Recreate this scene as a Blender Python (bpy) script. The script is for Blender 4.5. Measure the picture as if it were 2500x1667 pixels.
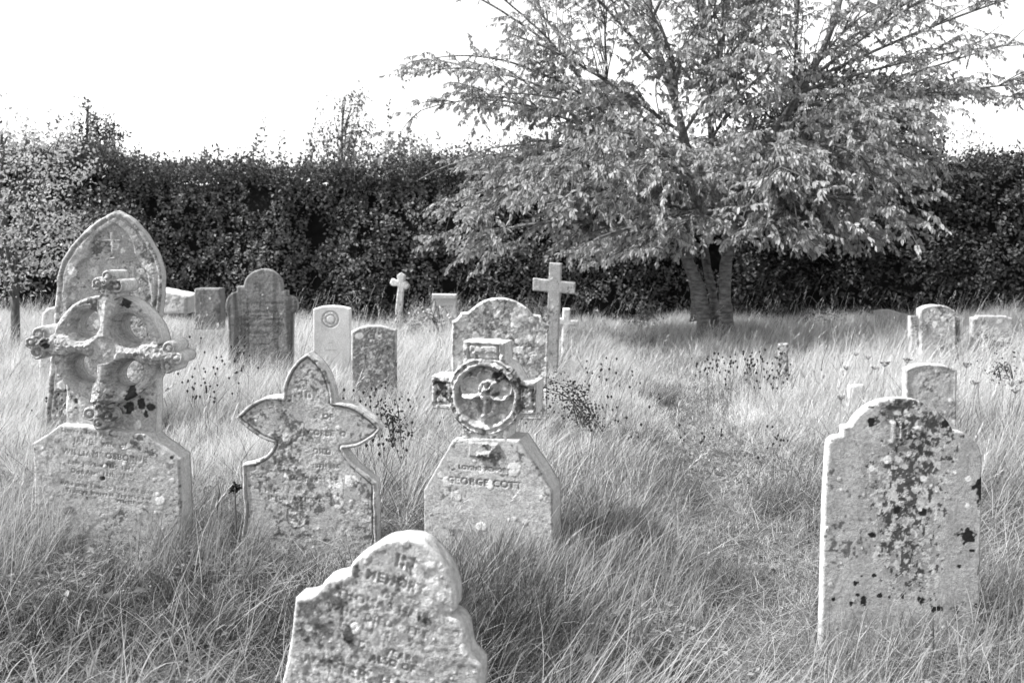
import bpy, math
import numpy as np
from mathutils import Vector, Matrix, Euler

R = math.radians
for o in list(bpy.data.objects):
    bpy.data.objects.remove(o)
scene = bpy.context.scene
COL = scene.collection

# ------------------------------------------------------------------ camera
CH = 1.5
PITCH = math.atan((833.5 - 551) / 2430.0)
FP = 2430.0
cam_d = bpy.data.cameras.new("camera")
cam_d.lens = 35.0
cam_d.sensor_width = 36.0
cam_d.clip_start = 0.05
cam_d.clip_end = 2000
cam_d.dof.use_dof = True
cam_d.dof.focus_distance = 4.4
cam_d.dof.aperture_fstop = 4.5
cam = bpy.data.objects.new("camera", cam_d)
cam.location = (0, 0, CH)
cam.rotation_euler = (R(90) - PITCH, 0, 0)
COL.objects.link(cam)
scene.camera = cam

# ------------------------------------------------------------------ light
SUN_EL = R(50)
SUN_BACK = R(-9)            # negative: the sun stands a little in front of the stones' faces
sdir = Vector((-math.cos(SUN_BACK) * math.cos(SUN_EL), math.sin(SUN_BACK) * math.cos(SUN_EL), math.sin(SUN_EL)))
w = bpy.data.worlds.new("World")
scene.world = w
w.use_nodes = True
nt = w.node_tree
nt.nodes.clear()
sky = nt.nodes.new("ShaderNodeTexSky")
sky.sky_type = 'NISHITA'
sky.sun_disc = False
sky.sun_elevation = SUN_EL
sky.sun_rotation = math.atan2(sdir.x, sdir.y)
sky.dust_density = 1.2
sky.air_density = 1.0
bw = nt.nodes.new("ShaderNodeRGBToBW")
bg = nt.nodes.new("ShaderNodeBackground")
bg.inputs['Strength'].default_value = 0.15
wo = nt.nodes.new("ShaderNodeOutputWorld")
nt.links.new(sky.outputs[0], bw.inputs[0])
nt.links.new(bw.outputs[0], bg.inputs[0])
nt.links.new(bg.outputs[0], wo.inputs[0])
sl = bpy.data.lights.new("sun", 'SUN')
sl.energy = 3.2
sl.angle = R(0.9)
sl.color = (1, 1, 1)
so = bpy.data.objects.new("sun", sl)
so.rotation_euler = sdir.to_track_quat('Z', 'Y').to_euler()
so.location = (-20, 10, 20)
COL.objects.link(so)
scene.view_settings.view_transform = 'Standard'
scene.view_settings.look = 'None'
scene.view_settings.exposure = 1.48
scene.view_settings.gamma = 1

# ------------------------------------------------------------------ helpers
rng = np.random.default_rng(7)

def _hash(ix, iy, iz, seed):
    M = 0xffffffff
    h = (ix.astype(np.int64) * 374761393 + iy.astype(np.int64) * 668265263 + iz.astype(np.int64) * 2147483647 + seed * 974634777) & M
    h = ((h ^ (h >> 13)) * 1274126177) & M
    h = ((h ^ (h >> 16)) * 2246822519) & M
    h = h ^ (h >> 15)
    return h / float(M)

def vn(x, y, z=0.0, seed=0):
    x = np.asarray(x, float); y = np.asarray(y, float); z = np.zeros_like(x) + z
    ix = np.floor(x); iy = np.floor(y); iz = np.floor(z)
    fx = x - ix; fy = y - iy; fz = z - iz
    fx = fx * fx * (3 - 2 * fx); fy = fy * fy * (3 - 2 * fy); fz = fz * fz * (3 - 2 * fz)
    out = 0
    for a in (0, 1):
        for b in (0, 1):
            for c in (0, 1):
                wgt = (fx if a else 1 - fx) * (fy if b else 1 - fy) * (fz if c else 1 - fz)
                out = out + wgt * _hash(ix + a, iy + b, iz + c, seed)
    return out

def fbm(x, y, z=0.0, seed=0, octv=4, gain=0.5):
    s = 0; a = 1; t = 0
    x = np.asarray(x, float); y = np.asarray(y, float)
    for k in range(octv):
        s = s + a * vn(x * 2 ** k, y * 2 ** k, np.asarray(z) * 2 ** k, seed + k * 17)
        t += a; a *= gain
    return s / t

def sst(a, b, x):
    t = np.clip((x - a) / (b - a), 0, 1)
    return t * t * (3 - 2 * t)

def tag(o, label=None, cat=None, group=None, kind=None):
    if label: o['label'] = label
    if cat: o['category'] = cat
    if group: o['group'] = group
    if kind: o['kind'] = kind
    return o

def mesh_np(name, V, faces, mat, parent=None, attrs=None, smooth=True, loc=None):
    """faces: list of (n,k) index arrays."""
    me = bpy.data.meshes.new(name)
    V = np.ascontiguousarray(V, dtype=np.float32)
    me.vertices.add(len(V))
    me.vertices.foreach_set("co", V.ravel())
    faces = [np.asarray(f, dtype=np.int32) for f in faces if len(f)]
    tot = sum(f.size for f in faces); npoly = sum(len(f) for f in faces)
    me.loops.add(tot)
    me.loops.foreach_set("vertex_index", np.concatenate([f.ravel() for f in faces]))
    me.polygons.add(npoly)
    ls = []; st = 0
    for f in faces:
        ls.append(st + np.arange(len(f)) * f.shape[1]); st += f.size
    me.polygons.foreach_set("loop_start", np.concatenate(ls).astype(np.int32))
    me.update(calc_edges=True)
    me.polygons.foreach_set("use_smooth", np.full(npoly, smooth))
    if attrs:
        for k, a in attrs.items():
            at = me.attributes.new(k, 'FLOAT', 'POINT')
            at.data.foreach_set("value", np.ascontiguousarray(a, dtype=np.float32))
    me.materials.append(mat)
    o = bpy.data.objects.new(name, me)
    COL.objects.link(o)
    if parent: o.parent = parent
    if loc is not None: o.location = loc
    return o

def empty(name, loc=(0, 0, 0)):
    o = bpy.data.objects.new(name, None)
    o.empty_display_size = 0.1
    o.location = loc
    COL.objects.link(o)
    return o

# pixel helpers, in the pixels of the 2500 x 1667 photograph
FWD = Vector((0, math.cos(PITCH), -math.sin(PITCH)))
UPV = Vector((0, math.sin(PITCH), math.cos(PITCH)))
def ray(px, py):
    return Vector(((px - 1250) / FP, 0, 0)) + UPV * ((833.5 - py) / FP) + FWD
def at(px, py, Y):
    d = ray(px, py)
    return Vector((0, 0, CH)) + d * (Y / d.y)
def ground(px, py, z=0.0):
    d = ray(px, py)
    return Vector((0, 0, CH)) + d * ((z - CH) / d.z)

# ------------------------------------------------------------------ terrain
path_px = [(1600, 860), (1648, 905), (1672, 950), (1715, 1040), (1737, 1120), (1774, 1181), (1805, 1255), (1815, 1317), (1826, 1380), (1790, 1440), (1800, 1530), (1950, 1667), (2050, 1900)]
PATH = np.array([[ground(*p).x, ground(*p).y] for p in path_px])
def path_dist(x, y):
    x = np.asarray(x, float); y = np.asarray(y, float)
    best = np.full(np.broadcast(x, y).shape, 1e9)
    for a, b in zip(PATH[:-1], PATH[1:]):
        d = b - a; L = (d ** 2).sum()
        t = np.clip(((x - a[0]) * d[0] + (y - a[1]) * d[1]) / L, 0, 1)
        q = np.hypot(x - a[0] - t * d[0], y - a[1] - t * d[1])
        best = np.minimum(best, q)
    return best
def hz(x, y):
    x = np.asarray(x, float); y = np.asarray(y, float)
    base = (fbm(x * 0.5 + 9, y * 0.5, seed=3) - 0.5) * 0.10 + (vn(x * 2.2, y * 2.2, seed=5) - 0.5) * 0.05
    p = path_dist(x, y)
    return base - 0.05 * np.exp(-(p / 0.35) ** 2)

# ------------------------------------------------------------------ materials
def newmat(name):
    m = bpy.data.materials.new(name)
    m.use_nodes = True
    t = m.node_tree
    t.nodes.clear()
    return m, t, t.nodes, t.links

def stone_mat(name, scale=1.0, bump=0.5, base=None):
    m, t, N, L = newmat(name)
    out = N.new("ShaderNodeOutputMaterial")
    p = N.new("ShaderNodeBsdfPrincipled")
    p.inputs['Roughness'].default_value = 0.92
    p.inputs['Specular IOR Level'].default_value = 0.2
    tc = N.new("ShaderNodeTexCoord")
    at_ = N.new("ShaderNodeAttribute"); at_.attribute_name = "tone"
    n1 = N.new("ShaderNodeTexNoise"); n1.inputs['Scale'].default_value = 90 * scale; n1.inputs['Detail'].default_value = 6
    n1.inputs['Roughness'].default_value = 0.7
    n2 = N.new("ShaderNodeTexNoise"); n2.inputs['Scale'].default_value = 260 * scale; n2.inputs['Detail'].default_value = 3
    L.new(tc.outputs['Object'], n1.inputs['Vector']); L.new(tc.outputs['Object'], n2.inputs['Vector'])
    mr = N.new("ShaderNodeMapRange"); mr.inputs['From Min'].default_value = 0.3; mr.inputs['From Max'].default_value = 0.7
    mr.inputs['To Min'].default_value = 0.6; mr.inputs['To Max'].default_value = 1.4
    L.new(n1.outputs[0], mr.inputs[0])
    mu = N.new("ShaderNodeMath"); mu.operation = 'MULTIPLY'
    L.new(at_.outputs['Fac'], mu.inputs[0]); L.new(mr.outputs[0], mu.inputs[1])
    L.new(mu.outputs[0], p.inputs['Base Color'])
    ad = N.new("ShaderNodeMath"); ad.operation = 'ADD'
    L.new(n1.outputs[0], ad.inputs[0]); L.new(n2.outputs[0], ad.inputs[1])
    b = N.new("ShaderNodeBump"); b.inputs['Strength'].default_value = bump; b.inputs['Distance'].default_value = 0.008
    L.new(ad.outputs[0], b.inputs['Height']); L.new(b.outputs[0], p.inputs['Normal'])
    L.new(p.outputs[0], out.inputs[0])
    return m

def blade_mat(name, transl=0.45, tw=0.9, var=0.0):
    """Diffuse + translucent sheet whose base colour comes from the per-blade tone."""
    m, t, N, L = newmat(name)
    out = N.new("ShaderNodeOutputMaterial")
    at_ = N.new("ShaderNodeAttribute"); at_.attribute_name = "tone"
    d = N.new("ShaderNodeBsdfPrincipled"); d.inputs['Roughness'].default_value = 0.75
    d.inputs['Specular IOR Level'].default_value = 0.12
    tr = N.new("ShaderNodeBsdfTranslucent")
    L.new(at_.outputs['Fac'], d.inputs['Base Color'])
    mm = N.new("ShaderNodeMath"); mm.operation = 'MULTIPLY'; mm.inputs[1].default_value = tw
    L.new(at_.outputs['Fac'], mm.inputs[0]); L.new(mm.outputs[0], tr.inputs['Color'])
    mx = N.new("ShaderNodeMixShader"); mx.inputs[0].default_value = transl
    L.new(d.outputs[0], mx.inputs[1]); L.new(tr.outputs[0], mx.inputs[2]); L.new(mx.outputs[0], out.inputs[0])
    return m

def bark_mat(name, col=0.16, band=True):
    m, t, N, L = newmat(name)
    out = N.new("ShaderNodeOutputMaterial")
    p = N.new("ShaderNodeBsdfPrincipled"); p.inputs['Roughness'].default_value = 0.7
    tc = N.new("ShaderNodeTexCoord")
    mp = N.new("ShaderNodeMapping"); mp.inputs['Scale'].default_value = (7, 7, 22) if band else (12, 12, 3)
    L.new(tc.outputs['Object'], mp.inputs[0])
    n = N.new("ShaderNodeTexNoise"); n.inputs['Scale'].default_value = 1.6; n.inputs['Detail'].default_value = 7; n.inputs['Roughness'].default_value = 0.65
    L.new(mp.outputs[0], n.inputs['Vector'])
    cr = N.new("ShaderNodeValToRGB")
    e = cr.color_ramp.elements
    e[0].position = 0.34; e[0].color = (col * 0.35,) * 3 + (1,)
    e[1].position = 0.66; e[1].color = (col * 1.7,) * 3 + (1,)
    L.new(n.outputs[0], cr.inputs[0]); L.new(cr.outputs[0], p.inputs['Base Color'])
    b = N.new("ShaderNodeBump"); b.inputs['Strength'].default_value = 1.0; b.inputs['Distance'].default_value = 0.05
    L.new(n.outputs[0], b.inputs['Height']); L.new(b.outputs[0], p.inputs['Normal'])
    L.new(p.outputs[0], out.inputs[0])
    return m

def ground_mat():
    m, t, N, L = newmat("turf_soil")
    out = N.new("ShaderNodeOutputMaterial")
    p = N.new("ShaderNodeBsdfPrincipled"); p.inputs['Roughness'].default_value = 0.95
    tc = N.new("ShaderNodeTexCoord")
    n = N.new("ShaderNodeTexNoise"); n.inputs['Scale'].default_value = 14; n.inputs['Detail'].default_value = 8; n.inputs['Roughness'].default_value = 0.75
    L.new(tc.outputs['Object'], n.inputs['Vector'])
    cr = N.new("ShaderNodeValToRGB"); e = cr.color_ramp.elements
    e[0].position = 0.35; e[0].color = (0.04,) * 3 + (1,)
    e[1].position = 0.7; e[1].color = (0.17,) * 3 + (1,)
    L.new(n.outputs[0], cr.inputs[0]); L.new(cr.outputs[0], p.inputs['Base Color'])
    b = N.new("ShaderNodeBump"); b.inputs['Distance'].default_value = 0.03
    L.new(n.outputs[0], b.inputs['Height']); L.new(b.outputs[0], p.inputs['Normal'])
    L.new(p.outputs[0], out.inputs[0])
    return m

M_STONE = stone_mat("weathered_limestone", 1.0, 0.42)
M_SMOOTH = stone_mat("dressed_stone", 1.2, 0.25)
M_GRASS = blade_mat("grass_blades", 0.42, 1.0)
M_LEAF = blade_mat("cherry_leaves", 0.38, 1.0)
M_HEDGE = blade_mat("hedge_leaves", 0.16, 0.7)
M_DRY = blade_mat("dry_plant", 0.1, 0.8)
M_BARK = bark_mat("cherry_bark", 0.15)
M_BARK2 = bark_mat("rough_bark", 0.09, False)
M_SOIL = ground_mat()

# ------------------------------------------------------------------ ground sheet
def build_ground():
    xs = np.concatenate([[-300, -120, -60, -30, -16], np.arange(-11, 11.01, 0.12), [16, 30, 60, 120, 300]])
    ys = np.concatenate([[-60, -20, -6, -2], np.arange(0, 19.01, 0.12), [22, 30, 60, 140, 400, 900]])
    X, Y = np.meshgrid(xs, ys, indexing='ij')
    Z = hz(X, Y)
    fade = np.clip(1 - (np.abs(X) - 11) / 10, 0, 1) * np.clip(1 - (Y - 19) / 6, 0, 1)
    Z = Z * fade
    V = np.stack([X, Y, Z], -1).reshape(-1, 3)
    nx, ny = len(xs), len(ys)
    I = np.arange(nx * ny).reshape(nx, ny)
    F = np.stack([I[:-1, :-1], I[1:, :-1], I[1:, 1:], I[:-1, 1:]], -1).reshape(-1, 4)
    tag(mesh_np("ground", V, [F], M_SOIL), kind="structure")
build_ground()

# ------------------------------------------------------------------ stone machinery
class Plane:
    """Plane of a stone's front face. Local x = along the face, z = up the face, y = into the stone."""
    def __init__(self, px, D, yaw=0.0, lean=0.0):
        self.O = at(px, 900, D); self.O.z = 0
        self.D = D
        yaw = R(yaw); lean = R(lean)
        self.M = Matrix.Rotation(yaw, 3, 'Z') @ Matrix.Rotation(-lean, 3, 'X')
        self.u = self.M @ Vector((1, 0, 0)); self.n = self.M @ Vector((0, 1, 0)); self.w = self.M @ Vector((0, 0, 1))
    def __call__(self, px, py):
        d = ray(px, py); C = Vector((0, 0, CH))
        t = (self.O - C).dot(self.n) / d.dot(self.n)
        q = C + d * t - self.O
        return (q.dot(self.u), q.dot(self.w))
    def root(self, o):
        o.matrix_world = Matrix.Translation(self.O) @ self.M.to_4x4()

def catmull(P, n=10):
    P = [np.array(p, float) for p in P]
    if len(P) == 2: return [P[0]]
    Q = [2 * P[0] - P[1]] + P + [2 * P[-1] - P[-2]]
    out = []
    for i in range(1, len(Q) - 2):
        for k in range(n):
            t = k / n
            a, b, c, d = Q[i - 1:i + 3]
            out.append(0.5 * (2 * b + (c - a) * t + (2 * a - 5 * b + 4 * c - d) * t * t + (3 * b - a - 3 * c + d) * t ** 3))
    return out
def outline(segs, n=8):
    """segs: list of point lists; each list is a smooth run, corners where runs meet."""
    pts = []
    for s in segs:
        pts += catmull(s, n)
    return np.array(pts)
def sd_poly(x, z, P):
    """signed distance, positive inside"""
    sh = x.shape
    X = x.ravel(); Z = z.ravel()
    out = np.empty(len(X))
    A = P; B = np.roll(P, -1, 0)
    keep = np.hypot(*(B - A).T) > 1e-7
    A = A[keep]; B = B[keep]
    for s in range(0, len(X), 20000):
        xx = X[s:s + 20000, None]; zz = Z[s:s + 20000, None]
        D = B - A
        t = np.clip(((xx - A[:, 0]) * D[:, 0] + (zz - A[:, 1]) * D[:, 1]) / (D ** 2).sum(1), 0, 1)
        d2 = (xx - A[:, 0] - t * D[:, 0]) ** 2 + (zz - A[:, 1] - t * D[:, 1]) ** 2
        c = ((A[:, 1] > zz) != (B[:, 1] > zz))
        den = np.where(np.abs(D[:, 1]) < 1e-12, 1e-12, D[:, 1])
        xi = (zz - A[:, 1]) * D[:, 0] / den + A[:, 0]
        ins = ((c & (xx < xi)).sum(1) % 2) == 1
        d = np.sqrt(d2.min(1))
        out[s:s + 20000] = np.where(ins, d, -d)
    return out.reshape(sh)
def sd_box(x, z, cx, cz, hx, hz_):
    qx = np.abs(x - cx) - hx; qz = np.abs(z - cz) - hz_
    return -(np.hypot(np.maximum(qx, 0), np.maximum(qz, 0)) + np.minimum(np.maximum(qx, qz), 0))
def sd_c(x, z, cx, cz, r):
    return r - np.hypot(x - cx, z - cz)
def rot(x, z, ang, cx=0, cz=0):
    c, s = math.cos(ang), math.sin(ang)
    return (x - cx) * c + (z - cz) * s, -(x - cx) * s + (z - cz) * c   # local coords of a frame turned by ang

class Text:
    """Rasterised inscription: value 0..1 of being inside a letter stroke."""
    def __init__(self, lines, x0, x1, z0, z1, res=0.0012):
        self.x0, self.z0, self.res = x0, z0, res
        nx = int((x1 - x0) / res) + 2; nz = int((z1 - z0) / res) + 2
        G = np.zeros((nx, nz), np.float32)
        for (body, cx, cz, size, ang, bold) in lines:
            cu = bpy.data.curves.new("t", 'FONT'); cu.body = body; cu.size = size
            cu.align_x = 'CENTER'; cu.align_y = 'CENTER'; cu.offset = bold * size; cu.resolution_u = 4
            cu.space_character = 1.15
            ob = bpy.data.objects.new("t", cu)
            me = bpy.data.meshes.new_from_object(ob)
            me.calc_loop_triangles()
            V = np.array([v.co[:2] for v in me.vertices])
            T = [tuple(t.vertices) for t in me.loop_triangles]
            bpy.data.objects.remove(ob); bpy.data.curves.remove(cu); bpy.data.meshes.remove(me)
            if not len(V): continue
            c, s = math.cos(ang), math.sin(ang)
            V = np.stack([cx + V[:, 0] * c - V[:, 1] * s, cz + V[:, 0] * s + V[:, 1] * c], 1)
            V = (V - [x0, z0]) / res
            for t in T:
                a, b, d = V[list(t)]
                lo = np.floor(np.minimum(np.minimum(a, b), d)).astype(int); hi = np.ceil(np.maximum(np.maximum(a, b), d)).astype(int) + 1
                lo = np.maximum(lo, 0); hi = np.minimum(hi, [nx, nz])
                if (hi <= lo).any(): continue
                ii, jj = np.meshgrid(np.arange(lo[0], hi[0]), np.arange(lo[1], hi[1]), indexing='ij')
                def e(p, q): return (q[0] - p[0]) * (jj - p[1]) - (q[1] - p[1]) * (ii - p[0])
                e0, e1, e2 = e(a, b), e(b, d), e(d, a)
                ins = ((e0 >= 0) & (e1 >= 0) & (e2 >= 0)) | ((e0 <= 0) & (e1 <= 0) & (e2 <= 0))
                G[lo[0]:hi[0], lo[1]:hi[1]][ins] = 1
        k = 1
        P = np.pad(G, k)
        S = np.zeros_like(G)
        for a in range(2 * k + 1):
            for b in range(2 * k + 1):
                S += P[a:a + nx, b:b + nz]
        self.G = S / (2 * k + 1) ** 2
    def __call__(self, x, z):
        i = np.clip(((x - self.x0) / self.res), 0, self.G.shape[0] - 1.01); j = np.clip(((z - self.z0) / self.res), 0, self.G.shape[1] - 1.01)
        return self.G[i.astype(int), j.astype(int)]

def spots(x, z, n, r0, r1, seed, box, rough=0.35, bias=None):
    """union of irregular round lichen patches -> signed value (>0 inside), and id tone"""
    g = np.random.default_rng(seed)
    val = np.full(x.shape, -1.0); idt = np.zeros(x.shape)
    wob = fbm(x * 45, z * 45, seed=seed, octv=3) - 0.5
    wob2 = fbm(x * 16, z * 16, seed=seed + 5, octv=2) - 0.5
    for k in range(n):
        if bias is not None:
            cx, cz = bias(g)
        else:
            cx = g.uniform(box[0], box[1]); cz = g.uniform(box[2], box[3])
        r = r0 + (r1 - r0) * g.random() ** 2.5
        tn = g.random()
        m = (np.abs(x - cx) < r * 1.8) & (np.abs(z - cz) < r * 1.8)
        if not m.any(): continue
        d = np.hypot(x[m] - cx, (z[m] - cz) * g.uniform(0.8, 1.2))
        v = 1 - d / r * (1 + rough * 2.2 * wob[m] + rough * 2 * wob2[m])
        cur = val[m]
        idm = idt[m]; idm[v > np.maximum(cur, 0)] = tn; idt[m] = idm
        val[m] = np.maximum(cur, v)
    return val, idt

def slab(name, plane, sdf, bounds, res, thick, mat=None, hfun=None, tone=None, edge=0.008, parent=None, seed=1,
         y0=0.0, base=0.3, pale=(60, 0.006, 0.03), dark=0.25, rough=0.004, lich=1.0, dspots=None, streaks=0.0, pale_tone=0.52):
    x0, x1, z0, z1 = bounds
    nx = max(3, int((x1 - x0) / res)); nz = max(3, int((z1 - z0) / res))
    xs = np.linspace(x0 - res, x1 + res, nx + 2); zs = np.linspace(z0 - res, z1 + res, nz + 2)
    X, Z = np.meshgrid(xs, zs, indexing='ij')
    cxs = (xs[:-1] + xs[1:]) / 2; czs = (zs[:-1] + zs[1:]) / 2
    CX, CZ = np.meshgrid(cxs, czs, indexing='ij')
    wob = lambda a, b: (fbm(a * 14, b * 14, seed=seed + 2, octv=3) - 0.5) * rough * 1.6
    f = lambda a, b: sdf(a, b) + wob(a, b)
    K = f(CX, CZ) > 0
    S = f(X, Z)
    used = np.zeros(X.shape, bool); allin = np.ones(X.shape, bool)
    Kp = np.pad(K, 1)
    for a in (0, 1):
        for b in (0, 1):
            k = Kp[a:a + X.shape[0], b:b + X.shape[1]]
            used |= k; allin &= k
    bnd = used & ~allin
    # snap the rim to the outline
    bx, bz = X[bnd], Z[bnd]
    h = res * 0.25
    for _ in range(3):
        s = f(bx, bz)
        gx = (f(bx + h, bz) - f(bx - h, bz)) / (2 * h); gz = (f(bx, bz + h) - f(bx, bz - h)) / (2 * h)
        g2 = np.maximum(gx * gx + gz * gz, 0.2)
        st = np.clip(s, -res, res)
        bx = bx - st * gx / g2; bz = bz - st * gz / g2
    X = X.copy(); Z = Z.copy(); X[bnd] = bx; Z[bnd] = bz
    S = np.where(bnd, 0, S); S = np.maximum(S, 0)
    idx = np.full(X.shape, -1); idx[used] = np.arange(used.sum()); n = used.sum()
    x = X[used]; z = Z[used]; s = S[used]
    H = np.zeros(n)
    e = edge * (0.7 + 0.8 * vn(x * 8, z * 8, seed=seed + 3))
    q = np.clip(s / e, 0, 1)
    H -= e * (1 - np.sqrt(np.clip(1 - (1 - q) ** 2, 0, 1)))
    hh = np.zeros(n)
    letters = None
    if hfun is not None:
        hh = hfun(x, z, s)
        if isinstance(hh, tuple): hh, letters = hh
    H += hh
    H += (fbm(x * 30, z * 30, seed=seed + 8, octv=4) - 0.5) * rough + (fbm(x * 5, z * 5, seed=seed + 9, octv=2) - 0.5) * rough * 1.5
    # tone: mottling, pale and dark lichens
    T = base * 1.12 * (0.76 + 0.48 * fbm(x * 9, z * 9, seed=seed + 20, octv=5, gain=0.65))
    if streaks:
        st = fbm(x * 26, z * 1.6, seed=seed + 31, octv=3)
        T *= 1 - streaks * sst(0.5, 0.75, st)
    npale, r0, r1 = pale
    pv, pid = spots(x, z, npale, r0, r1, seed + 40, (x0, x1, z0, z1))
    crust = fbm(x * 20, z * 20, seed=seed + 50, octv=5, gain=0.7)
    pm = np.maximum(sst(0.0, 0.12, pv), lich * sst(0.56, 0.62, crust) * sst(0.42, 0.6, fbm(x * 4, z * 4, seed=seed + 51, octv=2)))
    sp = fbm(x * 70, z * 70, seed=seed + 55, octv=3, gain=.8); reg = sst(.35, .65, fbm(x * 5 + 7, z * 5, seed=seed + 56, octv=2))
    fm = lich * reg * sst(.55, .60, sp)
    T = T * (1 - fm * .8) + fm * .8 * pale_tone * .95
    fd = (lich * .5 + .3) * reg * sst(.43, .38, sp) * .4
    T = T * (1 - fd) + fd * .08
    T = T * (1 - pm) + pm * pale_tone * (0.75 + 0.45 * pid) * (0.9 + 0.2 * vn(x * 70, z * 70, seed=seed))
    rim = (pv > 0) & (pv < 0.22)
    T = np.where(rim & (pid > 0.5), T * 1.15, T)
    H += pm * 0.002 + fm * .0012
    dk = fbm(x * 26 + 3, z * 26, seed=seed + 60, octv=5, gain=0.75) * 0.6 + 0.4 * fbm(x * 6, z * 6, seed=seed + 61, octv=3)
    dk = dk + .22 * (vn(x * 95, z * 95, seed=seed + 64) - .5)
    dm = sst(0.64 - 0.22 * dark, 0.73 - 0.22 * dark, dk) * 0.8
    T = T * (1 - dm) + dm * 0.055
    if dspots is not None:
        dd = dspots(x, z)
        T = T * (1 - dd) + dd * 0.02
    if letters is not None: T = T * (1 - .28 * letters)
    if tone is not None: T = tone(x, z, s, T)
    Vf = np.stack([x, y0 - H, z], 1)
    Vb = np.stack([x, np.full(n, y0 + thick), z], 1)
    ci, cj = np.nonzero(K)
    a = idx[ci, cj]; b = idx[ci + 1, cj]; c = idx[ci + 1, cj + 1]; d = idx[ci, cj + 1]
    F = [np.stack([a, b, c, d], 1), np.stack([d, c, b, a], 1) + n]
    # rim edges
    E = []
    for (di, dj, p, q_) in ((0, -1, (0, 0), (1, 0)), (1, 0, (1, 0), (1, 1)), (0, 1, (1, 1), (0, 1)), (-1, 0, (0, 1), (0, 0))):
        out = ~Kp[ci + 1 + di, cj + 1 + dj]
        E.append(np.stack([idx[ci[out] + p[0], cj[out] + p[1]], idx[ci[out] + q_[0], cj[out] + q_[1]]], 1))
    E = np.concatenate(E)
    bv = np.unique(E); m = np.full(n, -1); m[bv] = np.arange(len(bv))
    rows = 6
    V = [Vf, Vb]; off = 2 * n; prev = bv; prevmap = lambda idv: idv
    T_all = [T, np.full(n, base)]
    ids = [bv]
    for r in range(1, rows):
        t = r / rows
        yy = Vf[bv, 1] * (1 - t) + (y0 + thick) * t
        j = (vn(x[bv] * 30, z[bv] * 30, t * 5, seed=seed + 4) - 0.5) * rough * 1.2
        V.append(np.stack([x[bv] + j, yy, z[bv] + j], 1))
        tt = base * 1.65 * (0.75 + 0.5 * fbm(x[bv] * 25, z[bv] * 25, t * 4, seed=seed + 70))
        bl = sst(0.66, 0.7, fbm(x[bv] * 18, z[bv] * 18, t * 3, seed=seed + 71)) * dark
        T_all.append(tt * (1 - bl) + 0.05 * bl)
        ids.append(off + np.arange(len(bv))); off += len(bv)
    ids.append(bv + n)
    e0 = m[E[:, 0]]; e1 = m[E[:, 1]]
    for r in range(rows):
        A, B = ids[r], ids[r + 1]
        F.append(np.stack([A[e1], A[e0], B[e0], B[e1]], 1))
    V = np.concatenate(V)
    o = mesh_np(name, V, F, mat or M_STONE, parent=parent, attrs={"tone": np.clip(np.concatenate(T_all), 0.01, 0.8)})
    if parent is None: plane.root(o)
    return o

def sect(px, zone):
    return px
def zoomer(ox, oy, sc, pl):
    return lambda pts: [pl(ox + a / sc, oy + b / sc) for a, b in pts]

FOOT = []     # stone footprints: (x, y, halfwidth, halfdepth)
SHORT = {}
def foot(pl, hw, th, short=1.0):
    SHORT[len(FOOT)] = short
    FOOT.append((pl.O.x, pl.O.y + th / 2, hw, th / 2 + 0.01))

def bounds_of(P):
    return (P[:, 0].min(), P[:, 0].max(), P[:, 1].min(), P[:, 1].max())

def simple_stone(name, zo, segs, cpx, D, thick, label, cat="gravestone", yaw=0, lean=0, res=0.01, group=None, hw=None, **kw):
    pl = Plane(cpx, D, yaw, lean)
    Zf = zoomer(*zo, pl)
    P = outline([Zf(s) for s in segs])
    # run the two lowest corners down into the soil
    f = lambda a, b: sd_poly(a, b, P)
    bd = bounds_of(P)
    kw2 = dict(kw)
    hf = kw2.pop('hf', None)
    if hf: kw2['hfun'] = hf(pl, Zf, P)
    tf = kw2.pop('tf', None)
    if tf: kw2['tone'] = tf(pl, Zf, P)
    o = slab(name, pl, f, bd, res, thick, **kw2)
    tag(o, label, cat, group)
    foot(pl, (bd[1] - bd[0]) / 2, thick)
    return o, pl

# ================================================================== THE STONES
Z1 = (0, 480, 1.8236); Z2 = (540, 820, 3.0152); Z3 = (1000, 700, 2.5286); Z4 = (660, 1260, 3.852)
Z5 = (1960, 860, 2.2407); Z6 = (360, 620, 3.7935); Z7 = (920, 620, 4.2); Z8 = (1960, 680, 4.3556)
ZR = (80, 640, 3.7325)

# ---- front leaning stone ------------------------------------------------
def hf_front(pl, Zf, P):
    L = []
    def ln(t, x, y, size, ang=-11, b=0.02):
        c = Zf([(x, y)])[0]; L.append((t, c[0], c[1], size, R(ang), b))
    ln("IN", 1270, 440, 0.046, -12)
    ln("MEMORY", 1180, 620, 0.034, -12)
    ln("OF", 1120, 745, 0.026, -12)
    ln("THOMAS HAM", 1050, 840, 0.033, -12)
    ln("WHO DIED  SEPT", 1010, 985, 0.030, -12)
    ln("NOV 4   18   9", 1000, 1095, 0.027, -12)
    ln("AGED     YEARS", 1000, 1250, 0.027, -12)
    ln("ALSO OF", 1150, 1385, 0.026, -11)
    ln("WALTER  HAM", 820, 1490, 0.042, -11)
    bd = bounds_of(P)
    T = Text(L, *bd)
    def h(x, z, s):
        er = sst(0.42, 0.58, fbm(x * 7, z * 7, seed=91, octv=3))
        lump = sst(0.5, 0.62, fbm(x * 22, z * 22, seed=93, octv=3)) * 0.002
        m = T(x, z) * (0.38 + 0.62 * er)
        return -0.0055 * m + lump, m * .6
    return h
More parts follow.
